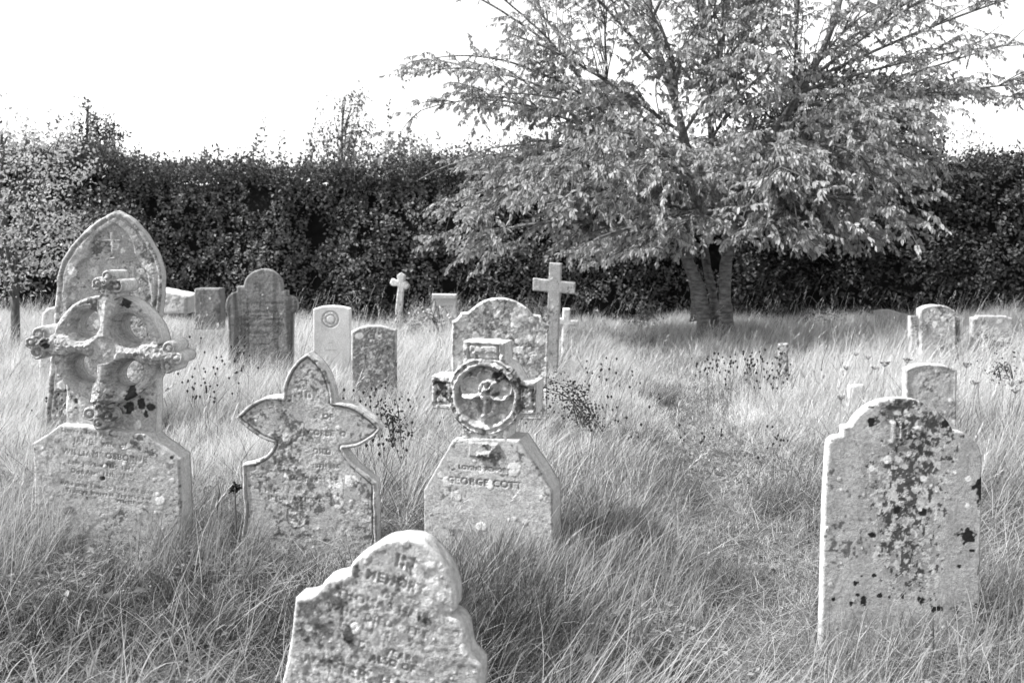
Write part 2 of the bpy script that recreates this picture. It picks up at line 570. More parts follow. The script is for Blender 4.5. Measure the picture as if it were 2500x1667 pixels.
def tf_front(pl, Zf, P):
    c1 = Zf([(730, 1120)])[0]; c2 = Zf([(1500, 620)])[0]; c3 = Zf([(780, 480)])[0]; c4 = Zf([(1450, 970)])[0]; c5 = Zf([(940, 1030)])[0]
    def t(x, z, s, T):
        n = fbm(x * 60, z * 60, seed=5, octv=4) - 0.5
        for (c, rx, rz, v) in ((c1, .014, .028, .03), (c3, .018, .034, .04), (c4, .018, .012, .03), (c2, .040, .060, .46), (c5, .007, .014, .6)):
            d = 1 - np.hypot((x - c[0]) / rx, (z - c[1]) / rz) + n * 1.8
            m = sst(0, .25, d) * .85
            T = T * (1 - m) + v * m
        # pale crust on the rim of the arch
        m = sst(0.016, 0.0, s) * 0.75
        return T * (1 - m) + m * 0.55
    return t
simple_stone("headstone", Z4, [
    [(20, 2300), (60, 1800), (100, 1568), (160, 1280), (205, 1000), (235, 772)],
    [(235, 772), (320, 768), (400, 742), (450, 690), (495, 612)],
    [(495, 612), (560, 580), (640, 568), (742, 545)],
    [(742, 545), (770, 450), (830, 392), (930, 320), (1050, 245), (1180, 212), (1320, 212), (1430, 250), (1540, 345), (1640, 465), (1700, 600), (1732, 760), (1728, 885)],
    [(1728, 885), (1672, 930)], [(1672, 930), (1765, 972), (1832, 1060), (1855, 1180), (1885, 1300), (1985, 1410)],
    [(1985, 1410), (1980, 1568), (1930, 1900), (1880, 2300)], [(1880, 2300), (20, 2300)]],
    930, 2.35, 0.072, "pale lichened foreground gravestone, leaning right and cut by the bottom edge of the picture",
    yaw=-11, lean=-1, res=0.0028, hf=hf_front, tf=tf_front, edge=0.009, seed=11, base=0.25, dark=0.34, pale=(110, .003, .013), rough=0.005, lich=.65)

# ---- right hand stone with the monogram ----------------------------------
def hf_ihs(pl, Zf, P):
    c = Zf([(562, 432)])[0]
    L = [("Jhs", c[0], c[1], 0.085, 0, 0.03)]
    z0 = Zf([(540, 640)])[0]
    for k, t in enumerate(["SACRED", "TO THE MEMORY OF", "", "WHO DIED", "AGED    YEARS"]):
        L.append((t, z0[0], z0[1] - 0.06 * k, 0.026, 0, 0.0))
    T1 = Text(L[:1], *bounds_of(P)); T2 = Text(L[1:], *bounds_of(P))
    def h(x, z, s):
        er = sst(0.45, 0.65, fbm(x * 7, z * 7, seed=191, octv=3))
        m = 1 - sst(0.008, 0.014, s) * (1 - sst(0.016, 0.022, s))
        return 0.010 * T1(x, z) - 0.002 * T2(x, z) * er - 0.0 * m
    return h
def tf_ihs(pl, Zf, P):
    cx = Zf([(590, 800)])[0][0]; sc = 0.001 * pl.D / 2430 * 1000 / 2.2407 * 1.0
    q = lambda a, b: Zf([(a, b)])[0]
    marks = [(q(900, 1000), .032, .030), (q(966, 750), .014, .060), (q(935, 735), .012, .010), (q(925, 1085), .010, .007), (q(855, 1170), .009, .009),
             (q(290, 1262), .011, .010), (q(330, 1355), .016, .017), (q(390, 1218), .009, .008), (q(322, 1222), .004, .004), (q(415, 1330), .012, .012),
             (q(170, 1348), .008, .009), (q(262, 1375), .007, .012), (q(650, 1350), .014, .018), (q(730, 1400), .025, .012), (q(880, 1362), .006, .004),
             (q(300, 1325), .010, .008), (q(840, 1410), .012, .014), (q(945, 1385), .010, .010), (q(378, 1000), .013, .009), (q(375, 380), .016, .018), (q(775, 385), .014, .020),
             (q(655, 870), .014, .020), (q(520, 860), .014, .018), (q(475, 1340), .006, .010), (q(545, 1330), .008, .012)]
    pales = [(q(375, 632), .012), (q(207, 746), .006), (q(460, 585), .017), (q(905, 690), .011), (q(900, 835), .010), (q(640, 858), .008), (q(408, 290), .007),
             (q(565, 322), .007), (q(830, 655), .008), (q(700, 728), .007), (q(660, 690), .014), (q(480, 378), .006)]
    def t(x, z, s, T):
        top = q(560, 260)[1]; bot = q(560, 1330)[1]
        v = (top - z) / (top - bot)
        cxx = cx + 0.015 * np.sin(z * 9)
        wd = np.where(v < 0.25, 0.165 - 0.08 * v, 0.145 - 0.05 * (v - .25))
        band = sst(1.05, 0.55, np.abs(x - cxx) / wd) * sst(1.05, .85, v)
        n = fbm(x * 55, z * 48, seed=211, octv=4, gain=.7); n2 = fbm(x * 60 + 9, z * 60, seed=215, octv=3, gain=.7)
        big = fbm(x * 9, z * 7, seed=219, octv=2)
        T = T * (1 - 0.25 * band)
        dn = sst(1.35, .1, np.abs(x - cxx) / wd) * sst(1.1, .8, v) * (.75 + .5 * sst(.4, .6, big))
        pm = sst(.635 - .13 * dn, .665 - .13 * dn, n2) * sst(0, .15, dn) * .85
        dm = sst(.31 + .17 * dn, .28 + .17 * dn, n) * sst(0, .08, dn) * .9
        T = T * (1 - .12 * sst(.5, .65, fbm(x * 18, z * 2, seed=240, octv=3)))
        T = T * (1 - .35 * sst(.55, .7, fbm(x * 6, z * 8, seed=241, octv=3)) * sst(.5, .1, v))
        T = T * (1 - pm) + .5 * pm
        T = T * (1 - dm) + .035 * dm
        arc = band * sst(0.24, 0.05, v) * sst(0.50, .55, fbm(x * 30, z * 30, seed=223, octv=4)) * .8
        T = T * (1 - arc) + .04 * arc
        w = fbm(x * 90, z * 90, seed=230, octv=3) - .5
        for (c, rx, rz) in marks:
            m = sst(0, .2, 1 - np.hypot((x - c[0]) / rx, (z - c[1]) / rz) + w * 1.5)
            T = T * (1 - m) + .015 * m
        for (c, r) in pales:
            m = sst(0, .2, 1 - np.hypot((x - c[0]) / r, (z - c[1]) / r) + w * .6)
            T = T * (1 - m) + .62 * m
        return T
    return t
simple_stone("headstone", Z5, [
    [(98, 1760), (105, 1480), (118, 1000), (130, 700), (140, 530)],
    [(140, 530), (146, 495), (175, 467), (222, 457)], [(222, 457), (222, 408)], [(222, 408), (265, 404)],
    [(265, 404), (305, 345), (360, 298), (430, 265), (520, 252), (600, 258), (680, 288), (750, 335), (800, 388), (822, 432)],
    [(822, 432), (880, 440)], [(880, 440), (930, 478), (965, 522), (980, 590)],
    [(980, 590), (976, 900), (970, 1200), (965, 1760)], [(965, 1760), (98, 1760)]],
    2200, 3.5, 0.055, "broad upright gravestone at the right with a black lichen streak below a carved monogram",
    yaw=-1, lean=1, res=0.0034, hf=hf_ihs, tf=tf_ihs, edge=0.005, seed=21, base=0.31, dark=0.0, pale=(40, .003, .008), lich=0.2, rough=0.003)

# ---- trefoil (three pointed petals) stone --------------------------------
def hf_tref(pl, Zf, P):
    L = []
    def ln(t, x, y, size, ang=-2, b=0.03):
        c = Zf([(x, y)])[0]; L.append((t, c[0], c[1], size, R(ang), b))
    ln("In", 625, 425, 0.060)
    ln("MEMORY  OF", 640, 590, 0.034, -2)
    ln("ANN  CORBE  O", 690, 715, 0.034, -2)
    ln("WHO DIED", 655, 850, 0.034, -2)
    ln("SEPTEMBER 15TH 186", 640, 955, 0.026, -2)
    ln("AGED 70 YEARS", 690, 1062, 0.026, -2)
    ln("THE LORD", 400, 1140, 0.024, -2)
    ln("SHALL BE MY LIGHT", 540, 1200, 0.024, -2)
    T = Text(L, *bounds_of(P))
    def h(x, z, s):
        er = sst(0.34, 0.5, fbm(x * 6, z * 6, seed=291, octv=3))
        rim = 0.006 * sst(0.017, 0.012, s) - 0.005 * sst(0.010, 0.014, s) * sst(0.021, 0.017, s)
        return rim - 0.005 * T(x, z) * er, T(x, z) * er * .6
    return h
def tf_tref(pl, Zf, P):
    def t(x, z, s, T):
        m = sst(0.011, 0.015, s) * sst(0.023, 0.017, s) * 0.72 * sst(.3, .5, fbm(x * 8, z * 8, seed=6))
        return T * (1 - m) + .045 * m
    return t
simple_stone("headstone", Z2, [
    [(120, 1760), (150, 1500), (168, 1300), (162, 1100), (160, 942)],
    [(160, 942), (235, 928), (300, 900), (355, 850), (388, 790)],
    [(388, 790), (300, 752), (225, 705), (150, 645), (108, 600)],
    [(108, 600), (190, 522), (270, 475), (360, 450), (458, 455)],
    [(458, 455), (462, 380), (480, 310), (510, 245), (560, 180), (640, 118)],
    [(640, 118), (710, 190), (762, 265), (800, 355), (820, 430), (824, 488)],
    [(824, 488), (900, 498), (985, 522), (1065, 570), (1130, 625), (1182, 684)],
    [(1182, 684), (1120, 745), (1040, 795), (960, 820), (895, 828)],
    [(895, 828), (935, 895), (1000, 970), (1075, 1030), (1140, 1085)],
    [(1140, 1085), (1142, 1300), (1145, 1760)], [(1145, 1760), (120, 1760)]],
    790, 4.35, 0.095, "trefoil-headed gravestone with a moulded rim, between ringed cross and anchor cross",
    yaw=-4, lean=1, res=0.0038, hf=hf_tref, tf=tf_tref, edge=0.006, seed=31, base=0.30, dark=0.32, pale=(50, .006, .035), rough=0.005, lich=0.9)

# ---- ringed cross with trefoil finials on a shouldered base ----------------
def ringed_cross():
    pl = Plane(270, 4.45, -1, 1)
    root = empty("ringed_cross_gravestone")
    pl.root(root)
    tag(root, "large lichen-crusted ringed cross with rolled trefoil finials on a lettered base, at the far left", "gravestone")
    Zc = zoomer(*ZR, pl)
    c0 = Zc([(695, 790)])[0]
    k = (Zc([(795, 790)])[0][0] - c0[0]) / 100.0     # metres per zoomed pixel
    A = R(-6.0)
    Rr = 492 * k
    def parts(x, z):
        X, Z = rot(x, z, A, *c0)
        return X / k, Z / k
    LOB = []
    for a in range(4):
        an = a * math.pi / 2
        for (rr, tt, rad) in ((585, -82, 62), (660 if a != 3 else 640, 0, 58), (585, 82, 66)):
            LOB.append((rr * math.sin(an) + tt * math.cos(an), rr * math.cos(an) - tt * math.sin(an), rad))
    def arms(X, Z):
        aX = np.abs(X); aZ = np.abs(Z)
        # narrow arm widening toward the ring, hollow sided
        v = (74 + 60 * sst(330, 90, aZ)) - aX
        h = (74 + 60 * sst(330, 90, aX)) - aZ
        v = np.minimum(v, 575 - aZ); h = np.minimum(h, 575 - aX)
        v = np.maximum(v, h)
        d = np.hypot(aX - 60, aZ - 60)
        core = np.minimum(210 - (aX + aZ) * 0.72, 9999)
        return np.maximum(v, core)
    def holes(X, Z):
        aX = np.abs(X); aZ = np.abs(Z)
        u = (aX + aZ) / math.sqrt(2); t = (aX - aZ) / math.sqrt(2)
        return 1.0 - np.hypot((u - 288) / 104.0, t / 132.0), u, t     # >0 inside the opening
    def sdf_head(x, z):
        X, Z = parts(x, z)
        ring = 492 - np.hypot(X, Z)
        s = ring
        for (lx, lz, r) in LOB:
            s = np.maximum(s, r - np.hypot(X - lx, Z - lz))
        for (aa) in (0, 1, 2, 3):
            an = aa * math.pi / 2
            px_ = X * math.cos(an) - Z * math.sin(an); pz_ = X * math.sin(an) + Z * math.cos(an)
            s = np.maximum(s, np.minimum(70 - np.abs(px_), np.minimum(610 - pz_, pz_)))
        hv, u, t = holes(X, Z)
        s = np.minimum(s, -hv * 105)
        return s * k
    def h_head(x, z, s):
        X, Z = parts(x, z)
        r = np.hypot(X, Z); aX = np.abs(X); aZ = np.abs(Z)
        u = (aX + aZ) / math.sqrt(2); t = (aX - aZ) / math.sqrt(2)
        d = np.hypot((u - 288), t * .80)                    # from the middle of an opening
        h = np.zeros_like(x)
        h -= 0.062 * np.clip((142 - d) / 50, 0, 1) ** 1.15   # splayed reveal
        h -= 0.006 * sst(9, 3, np.abs(d - 148))
        arm = np.maximum(np.minimum(84 - aX, aZ - 60), np.minimum(84 - aZ, aX - 60))
        star = 235 - (aX + aZ)
        top = np.maximum(arm, star)
        h += 0.026 * sst(-8, 4, top) * (d > 140)
        ridge = np.maximum(np.minimum(1 - aX / 72, 1), np.minimum(1 - aZ / 72, 1))
        h += 0.012 * np.clip(ridge, 0, 1) * (d > 140) * (r > 120)
        h -= 0.010 * sst(-8, 8, r - 478) * (arm < 0)
        lob = np.full(x.shape, -99.0)
        for (lx, lz, rr) in LOB:
            lob = np.maximum(lob, rr - np.hypot(X - lx, Z - lz))
        h = np.where(lob > -8, np.maximum(h, 0.030 * sst(-8, 3, lob)), h)
        for (lx, lz, rr) in LOB:
            dd = np.hypot(X - lx, Z - lz)
            h -= 0.009 * sst(11, 4, np.abs(dd - rr * .52)) * (dd < rr)
        bl = fbm(x * 34, z * 34, seed=401, octv=5, gain=.6)
        h += 0.010 * sst(0.50, 0.58, bl) * sst(.40, .6, fbm(x * 8, z * 8, seed=402)) * (d > 165)
        return h
    xr = 760 * k
    q = lambda a, b: Zc([(a, b)])[0]
    def dsp(x, z):
        w_ = fbm(x * 60, z * 60, seed=410, octv=4) - .5
        m = np.zeros_like(x)
        for (a, b, ra, rb) in ((920, 1150, 45, 100), (920, 1230, 60, 50), (1040, 1185, 30, 32), (930, 970, 60, 45), (855, 320, 25, 14), (890, 370, 50, 40), (180, 720, 50, 40)):
            c = q(a, b)
            m = np.maximum(m, sst(0, .15, 1 - np.hypot((x - c[0]) / (ra * k), (z - c[1]) / (rb * k)) + w_ * 1.6))
        return m * .95
    slab("cross_head", pl, sdf_head, (c0[0] - xr, c0[0] + xr, c0[1] - xr, c0[1] + xr), 0.0038, 0.15, hfun=h_head, edge=0.007,
         parent=root, seed=41, base=0.31, dark=0.2, pale=(150, .005, .022), rough=0.004, dspots=dsp, y0=-0.035, lich=1.0, pale_tone=.46)
    # neck slab behind the lower ring
    P = outline([[q(285, 1540), q(290, 1000), q(290, 780)], [q(290, 780), q(700, 740), q(1120, 860)], [q(1120, 860), q(1110, 1200), q(1100, 1640)], [q(1100, 1640), q(285, 1540)]])
    def inner(x, z):
        X, Z = parts(x, z)
        return np.minimum(sd_poly(x, z, P), np.hypot(X, Z) * k - 400 * k)
    def dsn(x, z):
        w_ = fbm(x * 60, z * 60, seed=412, octv=4) - .5
        m = np.zeros_like(x)
        for (a, b, ra, rb) in ((870, 1330, 50, 55), (985, 1290, 40, 60), (1065, 1320, 38, 48), (1025, 1390, 22, 40), (385, 1270, 22, 24), (380, 1330, 18, 14)):
            c = q(a, b)
            m = np.maximum(m, sst(0, .15, 1 - np.hypot((x - c[0]) / (ra * k), (z - c[1]) / (rb * k)) + w_ * 1.3))
        return m * .95
    slab("neck", pl, inner, bounds_of(P), 0.004, 0.09, edge=0.008, parent=root, seed=43, base=0.33, dark=0.1, pale=(40, .008, .04), rough=0.006, dspots=dsn, y0=0.015)
    # base with the inscription (Z8-like crop of the base: origin 60,1000 scale 4.9)
    Zb = zoomer(60, 1000, 4.9, pl)
    qb = lambda a, b: Zb([(a, b)])[0]
    PB = outline([[qb(230, 2300), qb(185, 1400), qb(180, 800), qb(165, 372)], [qb(165, 372), qb(330, 268), qb(475, 160)],
                  [qb(475, 160), qb(900, 200), qb(1490, 268)], [qb(1490, 268), qb(1700, 430), qb(1890, 575)], [qb(1890, 575), qb(1910, 1100), qb(1925, 2300)], [qb(1925, 2300), qb(230, 2300)]])
    L = []
    def ln(t, x, y, size, ang=-6, b=0.0):
        c = qb(x, y); L.append((t, c[0], c[1], size, R(ang), b))
    ln("Sacred to the Memory of", 900, 265, 0.026)
    ln("JANE,  wife of", 960, 375, 0.036)
    ln("WILLIAM  OSBORNE", 1010, 525, 0.038)
    ln("Born July the 31st  1822.", 980, 640, 0.026)
    ln("Died April 12th  1880.", 990, 740, 0.027)
    ln("Who unto Thee, O Lord, did cling", 1040, 905, 0.026)
    ln("Trusting always in Thy love and", 1060, 985, 0.026)
    ln("resteth with", 1350, 1075, 0.026)
    T = Text(L, *bounds_of(PB))
    def hb(x, z, s):
        er = sst(0.38, 0.5, fbm(x * 6, z * 6, seed=421, octv=3))
        c = qb(998, 790)
        pit = 0.012 * sst(.010, .004, np.hypot(x - c[0], z - c[1]))
        return -0.006 * T(x, z) * (0.55 + .45 * er) - pit, T(x, z) * (0.6 + .5 * er)
    def dsb(x, z):
        w_ = fbm(x * 60, z * 60, seed=413, octv=4) - .5
        m = np.zeros_like(x)
        kk = k * 3.7325 / 4.9
        for (a, b, ra, rb, st) in ((998, 790, 38, 38, .8), (1440, 310, 70, 45, .75), (1810, 540, 30, 30, .95), (1080, 620, 60, 50, .6), (600, 1180, 80, 60, .55), (330, 240, 40, 40, .7), (1360, 370, 60, 30, .6), (1780, 640, 60, 50, .4), (450, 340, 60, 45, .4)):
            c = qb(a, b)
            m = np.maximum(m, st * sst(0, .3, 1 - np.hypot((x - c[0]) / (ra * kk), (z - c[1]) / (rb * kk)) + w_ * 1.2))
        return m
    slab("inscribed_base", pl, lambda a, b: sd_poly(a, b, PB), bounds_of(PB), 0.0036, 0.16, hfun=hb, edge=0.006, parent=root, seed=45,
         base=0.31, dark=0.12, pale=(45, .006, .022), rough=0.004, dspots=dsb, y0=-0.05, lich=.5)
    foot(pl, 0.36, 0.13)
ringed_cross()

# ---- cross with an anchor roundel ------------------------------------------
def anchor_cross():
    pl = Plane(1195, 4.3, -14, 1)
    root = empty("anchor_cross_gravestone")
    pl.root(root)
    tag(root, "squat Celtic cross gravestone with an anchor carved in its ring, centre of the near row", "gravestone")
    Zc = zoomer(*Z3, pl); q = lambda a, b: Zc([(a, b)])[0]
    c0 = q(478, 668); k = (q(578, 668)[0] - c0[0]) / 100.0
    A = R(-1)
    def loc(x, z):
        X, Z = rot(x, z, A, *c0)
        return X / k, Z / k
    def sdf(x, z):
        X, Z = loc(x, z)
        ring = 238 - np.hypot(X, Z)
        v = sd_box(X, Z, -18, 250, 118, 92)
        top = sd_box(X, Z, -15, 200, 128, 125)
        v2 = sd_box(X, Z, 5, -250, 140, 90)
        h = sd_box(X, Z, -12, 2, 322, 100)
        s = np.maximum(np.maximum(ring, top), np.maximum(v2, h))
        return s * k
    def disc(X, Z, cx, cz, r): return r - np.hypot(X - cx, Z - cz)
    def hf(x, z, s):
        X, Z = loc(x, z)
        r = np.hypot(X, Z)
        h = np.zeros_like(x)
        h -= 0.040 * sst(178, 170, r)                          # sunk field
        h += 0.012 * sst(14, 4, np.abs(r - 190))               # ring moulding
        h += 0.010 * sst(8, 0, np.abs(r - 222))
        cc = 0.016
        # scalloped canopy: three lobes over the cross bar
        lob = np.maximum(np.maximum(disc(X, Z, -95, 45, 75), disc(X, Z, 95, 45, 75)), disc(X, Z, 0, 95, 70))
        h += 0.032 * sst(0, 10, lob) - 0.022 * sst(12, 26, lob)
        # crossbar
        bar = np.minimum(140 - np.abs(X), 13 - np.abs(Z + 5)); h += 0.038 * sst(-3, 4, bar) * (r < 175)
        # anchor: shank, stock, arms
        sh = np.minimum(12 - np.abs(X + 4), np.minimum(85 - Z, Z + 128)); h += 0.034 * sst(-3, 4, sh)
        X2, Z2_ = X + 4, Z + 60
        rr = np.hypot(X2, Z2_)
        arm = np.minimum(14 - np.abs(rr - 62), -(Z2_ + 8)); h += 0.032 * sst(-3, 4, arm)
        fl = np.maximum(disc(X, Z, -66, -58, 20), disc(X, Z, 58, -58, 20)); h += 0.030 * sst(-3, 4, fl)
        ch = np.minimum(10 - np.abs(np.hypot(X - 10, Z - 50) - 42), 200); h += 0.026 * sst(-3, 4, ch)
        an2 = np.minimum(9 - np.abs((X - 10) * .6 - (Z - 40) * .8), 75 - np.hypot(X - 10, Z - 40)); h += 0.028 * sst(-3, 4, an2)
        # moulded panels on the arm ends
        for (cx, cz, hx, hz_) in ((-262, 2, 52, 70), (252, 2, 45, 70), (-15, 262, 98, 48)):
            b = sd_box(X, Z, cx, cz, hx, hz_)
            h -= 0.018 * sst(-2, 5, b)
            h += 0.014 * sst(9, 14, b)
        h += 0.008 * sst(0.48, 0.60, fbm(x * 30, z * 30, seed=501, octv=4))
        h += 0.002 * sst(.2, .8, np.abs(np.sin(np.arctan2(Z, X) * 14))) * (np.abs(r - 206) < 12)
        return h
    def dsp(x, z):
        X, Z = loc(x, z)
        n_ = fbm(x * 34, z * 34, seed=510, octv=4, gain=.65)
        m = np.zeros_like(x)
        for (a, b, ra, rb, st) in ((-270, 10, 85, 90, .9), (115, 115, 70, 55, .9), (240, -20, 90, 100, .75), (-40, 200, 150, 45, .6), (-160, 190, 60, 70, .7), (190, 100, 45, 60, .8)):
            m = np.maximum(m, st * sst(0.0, .25, 1 - np.hypot((X - a) / ra, (Z - b) / rb) + (n_ - .56) * 4.5))
        return m
    slab("cross_head", pl, sdf, (c0[0] - 350 * k, c0[0] + 330 * k, c0[1] - 340 * k, c0[1] + 350 * k), 0.0036, 0.15, hfun=hf, edge=0.008,
         parent=root, seed=51, base=0.33, dark=0.05, pale=(60, .008, .026), rough=0.007, dspots=dsp, y0=-0.03)
    # sloping coping stone on the upper arm
    PB = outline([[q(120, 2050), q(112, 1400), q(110, 1235)], [q(110, 1235), q(200, 1080), q(290, 930)], [q(290, 930), q(500, 925), q(690, 935)],
                  [q(690, 935), q(790, 1080), q(895, 1245)], [q(895, 1245), q(900, 1500), q(905, 2050)], [q(905, 2050), q(120, 2050)]])
    L = []
    def ln(t, x, y, size, ang=-1, b=0.02):
        c = q(x, y); L.append((t, c[0], c[1], size, R(ang), b))
    ln("IN", 480, 1040, 0.040)
    ln("LOVING MEMORY", 480, 1110, 0.026)
    ln("GEORGE COTT", 480, 1195, 0.044)
    T = Text(L, *bounds_of(PB))
    def hb(x, z, s):
        er = 0.25 + .75 * sst(0.40, 0.5, fbm(x * 5, z * 5, seed=521, octv=3))
        b = sd_box(x, z, *q(478, 990), 90 * k, 42 * k)
        fl = fbm(x * 30, z * 30, seed=530, octv=3)
        return -0.006 * T(x, z) * er + 0.014 * sst(-2 * k, 6 * k, b) * (0.4 + sst(.45, .6, fl)), T(x, z) * er * .5
    slab("inscribed_base", pl, lambda a, b: sd_poly(a, b, PB), bounds_of(PB), 0.0036, 0.19, hfun=hb, edge=0.008, parent=root, seed=53,
         base=0.29, dark=0.10, pale=(30, .008, .03), rough=0.004, y0=-0.055, lich=.5)
    foot(pl, 0.33, 0.16, .25)
anchor_cross()

# ---- tall pointed arch stone ------------------------------------------------
def hf_arch(pl, Zf, P):
    q = lambda a, b: Zf([(a, b)])[0]
    IN = outline([[q(300, 900), q(300, 500), q(318, 380), q(350, 300), q(398, 268)], [q(398, 268), q(400, 215), q(440, 160), q(512, 118)],
                  [q(512, 118), q(560, 160), q(590, 205), q(600, 255)], [q(600, 255), q(650, 330), q(672, 420), q(670, 540), q(660, 900)], [q(660, 900), q(300, 900)]])
    k = pl.D / 2430 / 1.8236
    cc = q(498, 196); zb = q(498, 275)
    def h(x, z, s):
        g = -0.012 * sst(0.022, 0.028, s) * sst(0.044, 0.038, s)
        si = sd_poly(x, z, IN)
        h = g - 0.022 * sst(-0.004, 0.008, si)
        bar = np.maximum(sd_box(x, z, cc[0], cc[1], 36 * k, 6 * k), sd_box(x, z, cc[0], cc[1] - 12 * k, 8 * k, 50 * k))
        bar = np.maximum(bar, sd_box(x, z, zb[0], zb[1], 12 * k, 4 * k))
        h += 0.022 * sst(-0.002, 0.003, bar)
        return h
    return h
simple_stone("headstone", Z1, [
    [(190, 1100), (222, 740), (238, 540), (248, 420), (262, 320), (300, 240), (370, 160), (440, 104), (515, 60)],
    [(515, 60), (590, 108), (650, 180), (695, 262), (716, 340), (718, 400), (712, 480), (700, 560), (680, 760), (655, 1100)], [(655, 1100), (190, 1100)]],
    255, 6.9, 0.12, "tall pointed-arch gravestone with a small carved cross, standing behind the ringed cross",
    yaw=3, lean=0, res=0.006, hf=hf_arch, edge=0.010, seed=61, base=0.27, dark=0.34, pale=(230, .008, .035), rough=0.007)

# ---- wide round-topped lichened stone behind the anchor cross ---------------
def hf_round(pl, Zf, P):
    L = []
    def h(x, z, s):
        return 0.006 * sst(0.018, 0.012, s) + 0.004 * sst(.5, .6, fbm(x * 25, z * 25, seed=77, octv=3))
    return h
simple_stone("headstone", Z7, [
    [(800, 1700), (770, 1100), (772, 800), (772, 695)], [(772, 695), (812, 680), (845, 640), (862, 605)], [(862, 605), (945, 605)],
    [(945, 605), (1000, 550), (1080, 492), (1180, 460), (1270, 453), (1380, 468), (1480, 520), (1560, 580), (1602, 630)],
    [(1602, 630), (1680, 636)], [(1680, 636), (1698, 682), (1728, 712), (1765, 728)], [(1765, 728), (1755, 1000), (1745, 1700)], [(1745, 1700), (800, 1700)]],
    1225, 6.6, 0.09, "wide round-topped gravestone covered in pale lichen, directly behind the anchor cross",
    yaw=3, res=0.006, hf=hf_round, edge=0.007, seed=71, base=0.27, dark=0.1, pale=(260, .008, .04), rough=0.006, lich=1.0, pale_tone=.6)

# ---- dark-streaked stone with round shoulders -------------------------------
def txt_lines(rows, size, seed):
    def mk(pl, Zf, P):
        L = [(t, *Zf([(x, y)])[0], size * s_, 0, 0.01) for (t, x, y, s_) in rows]
        T = Text(L, *bounds_of(P), res=0.003)
        return lambda x, z, s: -0.004 * T(x, z)
    return mk
def txt_tone(rows, size, v):
    def mk(pl, Zf, P):
        L = [(t, *Zf([(x, y)])[0], size * s_, 0, 0.01) for (t, x, y, s_) in rows]
        T = Text(L, *bounds_of(P), res=0.003)
        def t(x, z, s, Tn):
            m = T(x, z) * .7
            return Tn * (1 - m) + v * m
        return t
    return mk
rows11 = [("IN LOVING MEMORY", 1060, 460, 1), ("OF", 1060, 490, .8), ("AND OF HIS WIFE", 1060, 540, .9), ("ALSO OF HERBERT", 1075, 610, 1), ("WHO DIED OCTOBER", 1060, 665, 1), ("AGED 54 YEARS", 1090, 735, 1), ("-------", 1040, 573, 1.5), ("-------", 1040, 765, 1.5), ("-------", 1050, 835, 1.5)]
def tf11(pl, Zf, P):
    base_t = txt_tone(rows11, 0.036, 0.06)(pl, Zf, P)
    a = Zf([(820, 600)])[0][0]; b = Zf([(1320, 600)])[0][0]; c = Zf([(1060, 640)])[0][0]; d = Zf([(1190, 600)])[0][0]
    def t(x, z, s, T):
        w_ = fbm(x * 30, z * 3, seed=808, octv=3) - .5
        for (p, wd, st) in ((a, .035, .75), (b, .04, .75), (d, .03, .45)):
            m = sst(1, .3, np.abs(x - p + w_ * .04) / wd) * st
            T = T * (1 - m) + .05 * m
        return base_t(x, z, s, T)
    return t
simple_stone("headstone", Z6, [
    [(740, 1400), (742, 1000), (745, 700), (742, 580)], [(742, 580), (722, 520), (722, 450), (742, 400), (780, 362), (825, 345)], [(825, 345), (825, 300)], [(825, 300), (885, 300)],
    [(885, 300), (902, 238), (950, 182), (1015, 147), (1080, 140), (1150, 156), (1215, 208), (1245, 275), (1250, 338)], [(1250, 338), (1300, 338)], [(1300, 338), (1300, 388)],
    [(1300, 388), (1345, 398), (1378, 432), (1388, 482), (1375, 530), (1348, 555)], [(1348, 555), (1345, 700), (1340, 1400)], [(1340, 1400), (740, 1400)]],
    640, 8.8, 0.11, "dark-stained gravestone with a round head between two rolled shoulders, left of the white war grave",
    yaw=4, res=0.0075, hf=txt_lines(rows11, 0.036, 1), tf=tf11, edge=0.012, seed=81, base=0.145, dark=0.1, pale=(20, .006, .012), rough=0.003, lich=0.3, streaks=.6)

# ---- white war-grave type stone with a round badge -------------------------
def hf12(pl, Zf, P):
    c = Zf([(1695, 605)])[0]; k = pl.D / 2430 / 3.7935
    def h(x, z, s):
        r = np.hypot(x - c[0], z - c[1]) / k
        return -0.006 * (sst(7, 2, np.abs(r - 74)) + sst(7, 2, np.abs(r - 42))) - 0.003 * sst(.5, .6, vn(x * 60, z * 60, seed=2)) * (r > 44) * (r < 68)
    return h
def tf12(pl, Zf, P):
    c = Zf([(1695, 605)])[0]; k = pl.D / 2430 / 3.7935
    d1 = Zf([(1695, 825)])[0]; d2 = Zf([(1700, 892)])[0]
    def t(x, z, s, T):
        r = np.hypot(x - c[0], z - c[1]) / k
        m = (sst(8, 3, np.abs(r - 74)) + sst(7, 2, np.abs(r - 42))) * .6 + .35 * (r > 44) * (r < 68) * sst(.45, .6, vn(x * 75, z * 75, seed=4))
        m = np.maximum(m, .5 * (np.abs(z - d1[1]) < 3 * k) * (np.abs(x - d1[0]) < 18 * k)); m = np.maximum(m, .6 * (np.abs(z - d2[1]) < 3 * k) * (np.abs(x - d2[0]) < 50 * k))
        m = np.clip(m, 0, 1)
        return T * (1 - m) + .16 * m
    return t
simple_stone("war_grave", Z6, [
    [(1540, 1400), (1536, 900), (1535, 510)], [(1535, 510), (1620, 487), (1705, 480), (1800, 487), (1880, 506)], [(1880, 506), (1888, 1400)], [(1888, 1400), (1540, 1400)]],
    812, 9.1, 0.08, "clean white war grave with a round badge, just left of the small dark arched stone",
    yaw=2, res=0.0075, hf=hf12, tf=tf12, mat=M_SMOOTH, edge=0.004, seed=91, base=0.52, dark=-.6, pale=(0, .01, .02), rough=0.0015, lich=0.0)

